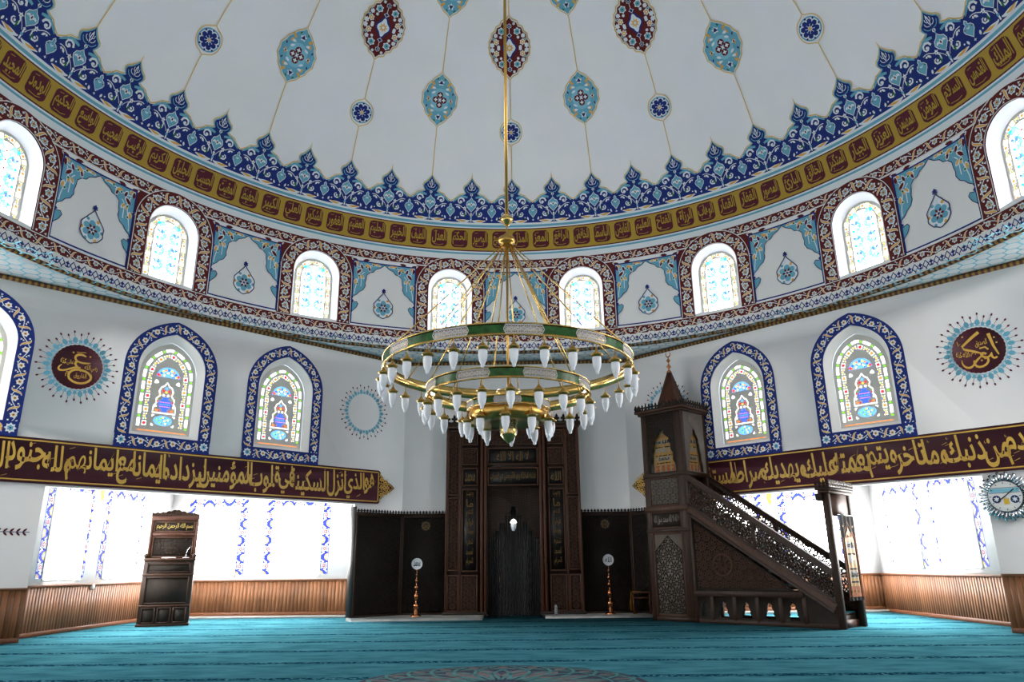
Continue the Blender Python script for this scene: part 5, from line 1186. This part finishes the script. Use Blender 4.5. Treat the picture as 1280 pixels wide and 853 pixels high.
fr = mw @ Matrix(((0, -1, 0, -2.17), (1, 0, 0, .12), (0, 0, 1, 2.79), (0, 0, 0, 1))); K = empty('curtain', fr, 'embroidered curtain behind keyhole opening above the pulpit stairs', 'curtain')
wavy(.66, 0, .95, .012, 5, m='cloth_silver').build('cloth', parent=K, smooth=True); A = Art(); emblems(A, .66, .0, .93); A.build('embroidery', curt_surf(.66, .012, 5, 0, .95), parent=K)

# ================================================================ preacher's seat (kursu)
mw = Matrix.Translation((-6.745, 6.60, 0)) @ Matrix.Rotation(math.radians(22), 4, 'Z') @ Matrix.Diagonal((.93, 1, 1, 1))
KU = empty('preaching_desk', mw, 'tall dark wooden preaching desk with carved crest, in the left corner bay', 'preaching desk')
P = MB(); P.box(-.485, .485, .02, .60, 0, 1.20, 'wood_dark'); P.build('lower_box', parent=KU, bevel=.008)
P = MB(); P.box(-.50, .50, -.02, .62, 1.20, 1.245, 'wood_edge'); P.build('desk_top', parent=KU, bevel=.008)
P = MB()
for s_ in (-1, 1): a_, b_ = sorted((s_*.42, s_*.475)); P.box(a_, b_, .34, .44, 1.24, 2.06, 'wood_red')
P.box(-.42, .42, .39, .43, 1.24, 2.06, 'wood_dark'); P.box(-.475, .475, .33, .44, 1.98, 2.06, 'wood_red'); P.box(-.42, .42, .34, .40, 1.68, 1.74, 'wood_red'); P.build('backrest', parent=KU, bevel=.008)
moulded_panel(KU, 'back_panel', -.41, .41, 1.26, 1.67, .38, m_in='wood_carved', m_fr='wood_edge', pat='scroll', cell=.07, m_pat='wood_dark')
moulded_panel(KU, 'lettered_panel', -.41, .41, 1.75, 1.97, .38, m_in='wood_carved', m_fr='wood_edge', txt=[('بسم الله الرحمن الرحيم', -.36, .36, 1.79, 1.93, 'gilt')])
P = MB(); pts = []
for k in range(41):
    x = -.48+.96*k/40; t = abs(x)/.48; pts.append((x, 2.06+.05+.07*(1-t)**2+.022*abs(math.sin(9*x/.48*PI/2))))
P.prism([(-.48, 2.05)] + pts + [(.48, 2.05)], .34, .40, 'wood_dark'); A = Art(); scroll_fill(A, -.45, .45, 2.065, 2.15, 'wood_edge', .06, 1, 9); o = P.build('crest', parent=KU); A.build('carving', flat(.337), parent=o, thick=.012)
for s_ in (-1, 1):
    P = MB(); a_, b_ = sorted((s_*.44, s_*.49)); P.box(a_, b_, .05, .52, 1.245, 1.285, 'wood_dark'); P.lathe([(0, .0), (.035, .012), (.05, .04), (.035, .07), (0, .082)], 'wood_dark', 10, (s_*.465, .04, 1.25)); P.build('armrest', parent=KU, smooth=False)
for x0, x1, z0, z1 in ((-.42, .42, .97, 1.15), (-.42, .42, .40, .90), (-.43, -.16, .05, .34), (-.135, .135, .05, .34), (.16, .43, .05, .34)):
    moulded_panel(KU, 'front_panel', x0, x1, z0, z1, .012, m_in='wood_carved', fw=.028, m_fr='wood_dark')
P = MB(); P.box(-.50, .50, 0.0, .61, 0, .045, 'wood_dark'); P.build('base', parent=KU, bevel=.005)
for z in (.92, .35): P = MB(); P.box(-.49, .49, .0, .05, z, z+.035, 'wood_edge'); P.build('rail', parent=KU, bevel=.005)
mw2 = mw @ Matrix.Diagonal((1.075, 1, 1, 1)) @ Matrix.Translation((.27, .18, 1.245)); MC_ = empty('microphone', mw2, 'gooseneck microphone on a round base on the preaching desk', 'microphone')
P = MB(); P.lathe([(0, 0), (.06, 0), (.06, .012), (.02, .022), (0, .022)], 'steel', 14); P.build('base', parent=MC_)
P = MB(); pp = [(0, 0, .02), (.0, 0, .08), (.015, 0, .14), (.04, 0, .19), (.07, 0, .22)]
for a_, b_ in zip(pp, pp[1:]): P.tube(a_, b_, .006, 'steel', 6)
P.build('gooseneck', parent=MC_); P = MB(); P.tube((.07, 0, .22), (.10, 0, .24), .012, 'black', 8); P.build('head', parent=MC_)
P = MB(); P.box(-.17, .10, .02, .22, 0, .012, 'paper'); P.box(-.16, .09, .03, .21, .012, .018, 'paper'); props(P.build('open_book', mw=mw @ Matrix.Translation((-.0, .05, 1.246))), 'white open papers lying flat on the preaching desk top', 'book')

# ================================================================ candlesticks with name discs
def candlestick(x, y, z, h, word, label):
    o = empty('candlestick', Matrix.Translation((x, y, z)), label, 'candlestick', 'copper candlesticks beside the prayer niche'); k = h/1.02
    prof = [(.11, 0), (.11, .02), (.07, .035), (.05, .05), (.055, .11), (.03, .14), (.025, .15), (.055, .17), (.06, .24), (.05, .26), (.018, .28), (.016, .34), (.03, .37), (.055, .40), (.05, .47), (.018, .50), (.014, .57), (.045, .60), (.045, .635), (.015, .66), (.012, .73), (.035, .755), (.035, .775), (.012, .80), (.010, .87), (.03, .895), (.03, .91), (.010, .93), (.008, 1.02)]
    P = MB(); P.lathe([(r, zz*k) for r, zz in prof], 'copper', 18); P.build('stem', parent=o, smooth=True)
    P = MB(); n_ = 28; R_ = .115; cz = h+.105
    P.prism([(R_*math.cos(2*PI*i/n_), cz+R_*math.sin(2*PI*i/n_)) for i in range(n_)], -.008, .008, 'enamel'); d_ = P.build('disc', parent=o, bevel=.003)
    A = Art(); text(A, word, -.07, .07, cz-.05, cz+.06, 'black', 2); A.build('lettering', flat(-.009), parent=d_); return o
candlestick(-2.09, 7.86, .06, .93, 'محمد', 'copper candlestick with silver lettered disc, standing left of the prayer niche')
candlestick(1.94, 8.0, .06, .97, 'الله', 'copper candlestick with silver lettered disc, standing right of the prayer niche')

# stool with yellow cloth, water bottle
mw = Matrix.Translation((2.62, 7.98, .06)) @ Matrix.Rotation(math.radians(-20), 4, 'Z')
ST = empty('stool', mw, 'low wooden stool in the shadow behind the pulpit tower', 'stool')
P = MB(); P.box(-.20, .20, -.14, .14, .40, .43, 'wood_red'); P.build('seat', parent=ST, bevel=.006)
for sx in (-1, 1):
    for sy in (-1, 1):
        P = MB(); P.box(sx*.17-.02, sx*.17+.02, sy*.11-.02, sy*.11+.02, 0, .40, 'wood_red'); P.build('leg', parent=ST)
P = MB(); P.box(-.17, .17, -.125, -.095, .30, .33, 'wood_red'); P.box(-.17, .17, .095, .125, .30, .33, 'wood_red'); P.build('stretcher', parent=ST)
P = MB(); V = []
for j, (dx, z) in enumerate(((-.05, .436), (-.19, .438), (-.215, .43), (-.225, .30), (-.24, .18), (-.235, .06))):
    for i in range(9): V.append((dx-.012*math.sin(i*1.4)*(j > 2), -.13+.25*i/8, z))
for j in range(5):
    for i in range(8): a_ = j*9+i; P.F.append((a_, a_+1, a_+10, a_+9)); P.M.append(0)
P.V = V; P.mi('cloth_yellow'); c_ = P.build('cloth', mw=mw, smooth=True); md = c_.modifiers.new('s', 'SOLIDIFY'); md.thickness = .006; md.offset = 1
props(c_, 'yellow cloth hanging over the end of the low stool', 'cloth')
o = empty('water_bottle', Matrix.Translation((.80, 7.80, .06)), 'small clear water bottle at the right foot of the prayer niche', 'bottle')
P = MB(); P.lathe([(0, 0), (.032, .005), (.034, .05), (.031, .10), (.034, .15), (.028, .18), (.013, .20)], 'bottle', 14); P.build('body', parent=o, smooth=True); P = MB(); P.lathe([(.014, .198), (.014, .22), (0, .222)], 'blue', 10); P.build('cap', parent=o)

# ================================================================ wall clock
mw = FR @ Matrix.Translation((2.99, 0, 1.965)); CK = empty('wall_clock', mw, 'round wall clock with sunburst mirrored rim, hanging on the right pier', 'clock')
P = MB()
for k in range(40):
    t = 2*PI*k/40; L1 = .375 if k % 2 else .345; c_, s_ = math.cos(t), math.sin(t); w_ = .020
    V = [(r*c_-w*s_, y, r*s_+w*c_) for r, w in ((.22, -w_*.7), (L1, -w_), (L1, w_), (.22, w_*.7)) for y in (-.055 if r < .3 else -.035, -.01)]
    P.add(V, [(0, 2, 4, 6), (1, 7, 5, 3), (0, 1, 3, 2), (2, 3, 5, 4), (4, 5, 7, 6), (6, 7, 1, 0)], 'mirror')
P.build('sunburst_rim', parent=CK)
P = MB(); n_ = 40; P.prism([(.235*math.cos(2*PI*i/n_), .235*math.sin(2*PI*i/n_)) for i in range(n_)], -.06, -.01, 'mirror'); P.build('face', parent=CK)
A = Art(); A.disc(0, 0, .225, 'white', 1, 32); A.rect(-.20, .20, .06, .12, 'aqua', 2); A.disc(-.12, -.04, .06, 'navy', 2, 10); A.disc(.12, -.05, .06, 'navy', 2, 10); A.star(-.12, -.04, .045, .02, 6, 'ivory', 3); A.star(.12, -.05, .045, .02, 6, 'ivory', 3); A.rect(-.03, .04, -.12, -.03, 'pcream', 2)
for k in range(12): t = k*PI/6; A.stroke([(.185*math.cos(t), .185*math.sin(t)), (.21*math.cos(t), .21*math.sin(t))], .010, 'black', 4)
A.rect(-.21, .21, .125, .132, 'navy', 3); A.rect(-.21, .21, .05, .056, 'navy', 3); A.build('dial', flat(-.061), parent=CK)
for L1, w, an in ((.17, .012, 38), (.11, .016, 215)):
    P = MB(); t = math.radians(an); P.bar2((0, 0), (L1*math.cos(t), L1*math.sin(t)), w, -.085, -.080, 'black'); P.build('hand', parent=CK)

# ---- wall fittings
def sconce(fr, u, z, label):
    o = empty('wall_lamp', fr @ Matrix.Translation((u, 0, z)), label, 'wall lamp'); P = MB(); P.box(-.035, .035, -.03, 0, -.05, .12, 'plastic'); P.build('bracket', parent=o, bevel=.005)
    P = MB(); P.lathe([(.03, 0), (.06, .03), (.075, .10), (.065, .17), (.04, .20), (0, .205)], 'frost', 14, (0, -.09, -.04)); P.build('shade', parent=o, smooth=True)
sconce(FNL, 5.93, 1.95, 'white wall lamp between the two blinds of the left side wall')
sconce(FNB, -5.98, 2.28, 'white wall lamp high between the two blinds behind the preaching desk')
def ornament(fr, u, z, label):
    A = Art(); o = empty('hanging_ornament', fr @ Matrix.Translation((u, -.01, z)), label, 'ornament'); P = MB(); P.prism([(-.05, .09), (.05, .09), (.05, 0), (.02, -.05), (.05, -.09), (0, -.20), (-.03, -.10), (-.05, -.04)], -.012, 0, 'yellow_ornament'); P.build('plaque', parent=o)
ornament(FNL, 5.95, 2.48, 'yellow ornament high between the two blinds of the left side wall')
ornament(FNB, 5.76, 2.48, 'yellow ornament high on the wall behind the pulpit stairs')
P = MB(); P.box(-.04, .04, -.03, -.0, -.04, .04, 'plastic'); P.box(-.02, .02, -.034, -.03, -.02, .02, 'white'); props(P.build('wall_socket', mw=FNL @ Matrix.Translation((6.04, -.022, .74)), bevel=.004), 'small white wall socket on the plank panelling of the left side wall', 'wall socket')

# ================================================================ chandelier
CH_ = empty('chandelier', Matrix.Translation((0, 0, 0)), 'huge three-tiered brass ring chandelier with frosted acorn lamps, hanging from the dome', 'chandelier')
def b_(fn, name, parent=None, **k): P = MB(); fn(P); return P.build(name, parent=parent or CH_, **k)
b_(lambda P: P.tube((0, 0, 5.14), (0, 0, 13.94), .021, 'brass_dull', 12), 'rod')
b_(lambda P: P.lathe([(0, 5.03), (.02, 5.03), (.03, 5.045), (.07, 5.09), (.085, 5.13), (.06, 5.155), (.02, 5.165)], 'brass', 20), 'rod_cap', smooth=True)
b_(lambda P: P.tube((0, 0, 4.85), (0, 0, 5.04), .008, 'brass_dull', 8), 'suspension_hook')
b_(lambda P: P.lathe([(0, 4.93), (.03, 4.925), (.05, 4.90), (.09, 4.875), (.105, 4.84), (.10, 4.80), (.06, 4.79), (.055, 4.74), (0, 4.73)], 'brass_dull', 20), 'hub', smooth=True)
TIERS = ((1.433, 3.165, 3.295, 30, 24, 8, 2*PI/24, .28), (.933, 2.865, 2.990, 20, 16, 6, 3*PI/16, .14), (.467, 2.700, 2.800, 10, 10, 0, 0, -.08))
cap = MB(); cap.tube((0, 0, .0), (0, 0, .06), .006, 'brass_dull', 6); cap.lathe([(.008, .0), (.012, -.012), (.022, -.022), (.030, -.036), (.062, -.058), (.064, -.066), (.048, -.070), (.046, -.088), (.0, -.088)], 'brass_dull', 16); cap0 = cap.build('lamp', parent=CH_, smooth=True)
gl = MB(); gl.lathe([(.043, -.085), (.046, -.11), (.045, -.15), (.038, -.19), (.026, -.222), (.018, -.232), (.020, -.240), (.016, -.258), (0, -.266)], 'frost', 16); g0 = gl.build('glass_shade', parent=cap0, smooth=True)
firstlamp = True
for ti, (r, z0, z1, nl, nseg, nc, off, ph) in enumerate(TIERS):
    P = MB(); P.lathe([(r-.012, z0), (r, z0), (r, z1), (r-.012, z1)], 'brass', 96, close=True); ring_o = P.build('ring', parent=CH_, smooth=False)
    P = MB()
    for zz in (z0, z1-.012): P.lathe([(r, zz), (r+.014, zz), (r+.014, zz+.012), (r, zz+.012)], 'brass', 96, close=True)
    P.build('ring_rim', parent=ring_o)
    for k in range(nseg):
        t0, t1 = 2*PI*k/nseg+off-PI/2*0, 2*PI*(k+1)/nseg+off; m_ = 6
        if k % 2 == 0:
            P = MB(); V = [((r+.004)*math.cos(t0+(t1-t0)*i/m_), (r+.004)*math.sin(t0+(t1-t0)*i/m_), z) for i in range(m_+1) for z in (z0+.022, z1-.022)]
            P.add(V, [(2*i, 2*i+2, 2*i+3, 2*i+1) for i in range(m_)], 'green_enamel'); P.build('green_panel', parent=ring_o)
        else:
            A = Art(); wd = r*(t1-t0); h_ = z1-z0-.03; n_ = max(2, int(wd/(h_*.62)))
            for i in range(n_):
                cx = wd*(i+.5)/n_
                for kk in range(6):
                    tt = kk*PI/3; A.stroke([(cx+h_*.12*math.cos(tt), .5*h_+h_*.12*math.sin(tt)), (cx+h_*.42*math.cos(tt+.35), .5*h_+h_*.42*math.sin(tt+.35))], .006, 'filigree', 1); A.stroke([(cx+h_*.12*math.cos(tt), .5*h_+h_*.12*math.sin(tt)), (cx+h_*.42*math.cos(tt-.35), .5*h_+h_*.42*math.sin(tt-.35))], .006, 'filigree', 1)
                A.disc(cx, .5*h_, h_*.13, 'filigree', 1, 6); A.stroke([(cx+h_*.45*math.cos(x), .5*h_+h_*.45*math.sin(x)) for x in np.linspace(0, 2*PI, 9)[:-1]], .007, 'filigree', 1, True)
            for z in (.004, h_-.004): A.rect(0, wd, z-.004, z+.004, 'filigree', 1, 6, 1)
            def cs_(V, off_, t0=t0, r=r, z0=z0): a2 = t0+V[:, 0]/r; return np.stack([(r+.005+off_)*np.cos(a2), (r+.005+off_)*np.sin(a2), z0+.015+V[:, 1]], 1)
            A.build('filigree_panel', cs_, parent=ring_o)
    for k in range(nl):
        t = -PI/2+2*PI*(k+ph)/nl; loc = ((r+.01)*math.cos(t), (r+.01)*math.sin(t), z0-.06)
        if firstlamp: cap0.location = loc; firstlamp = False; continue
        c_ = cap0.copy(); COL.objects.link(c_); c_.parent = CH_; c_.location = loc
        g_ = g0.copy(); COL.objects.link(g_); g_.parent = c_
    for k in range(nc):
        t = 2*PI*(k+.37)/nc; P = MB(); P.tube((.05*math.cos(t), .05*math.sin(t), 4.78), ((r-.006)*math.cos(t), (r-.006)*math.sin(t), z1), .008, 'brass', 6); P.build('stay_rod', parent=CH_)
b_(lambda P: P.tube((0, 0, 2.60), (0, 0, 4.76), .014, 'brass_dull', 10), 'centre_rod')
b_(lambda P: P.lathe([(.44, 2.70), (.455, 2.66), (.44, 2.60), (.40, 2.565), (.36, 2.56), (.10, 2.60), (.05, 2.62)], 'brass_dull', 48), 'bowl', smooth=True)
b_(lambda P: P.lathe([(.13, 2.83), (.15, 2.85), (.15, 2.93), (.13, 2.95), (.02, 2.95)], 'brass', 24), 'collar', smooth=False)
b_(lambda P: P.lathe([(.055, 2.61), (.095, 2.60), (.095, 2.44), (.085, 2.42)], 'brass', 8), 'drum')
A = Art()
for k in range(8):
    for j in range(3):
        cx, cz = k*.075+.037, .03+.05*j; A.stroke([(cx+.02*math.cos(x), cz+.02*math.sin(x)) for x in np.linspace(0, 2*PI, 7)[:-1]], .005, 'filigree', 1, True)
A.build('filigree_sleeve', lambda V, off: np.stack([(.098+off)*np.cos(V[:, 0]/.0955), (.098+off)*np.sin(V[:, 0]/.0955), 2.445+V[:, 1]], 1), parent=CH_)
b_(lambda P: P.lathe([(.075, 2.42), (.055, 2.375), (.02, 2.35), (0, 2.335)], 'brass', 16), 'finial', smooth=True)
for a_, z_ in ((-.45, 2.70),): pass

bpy.data.objects.remove(_fo); bpy.data.curves.remove(_fc)
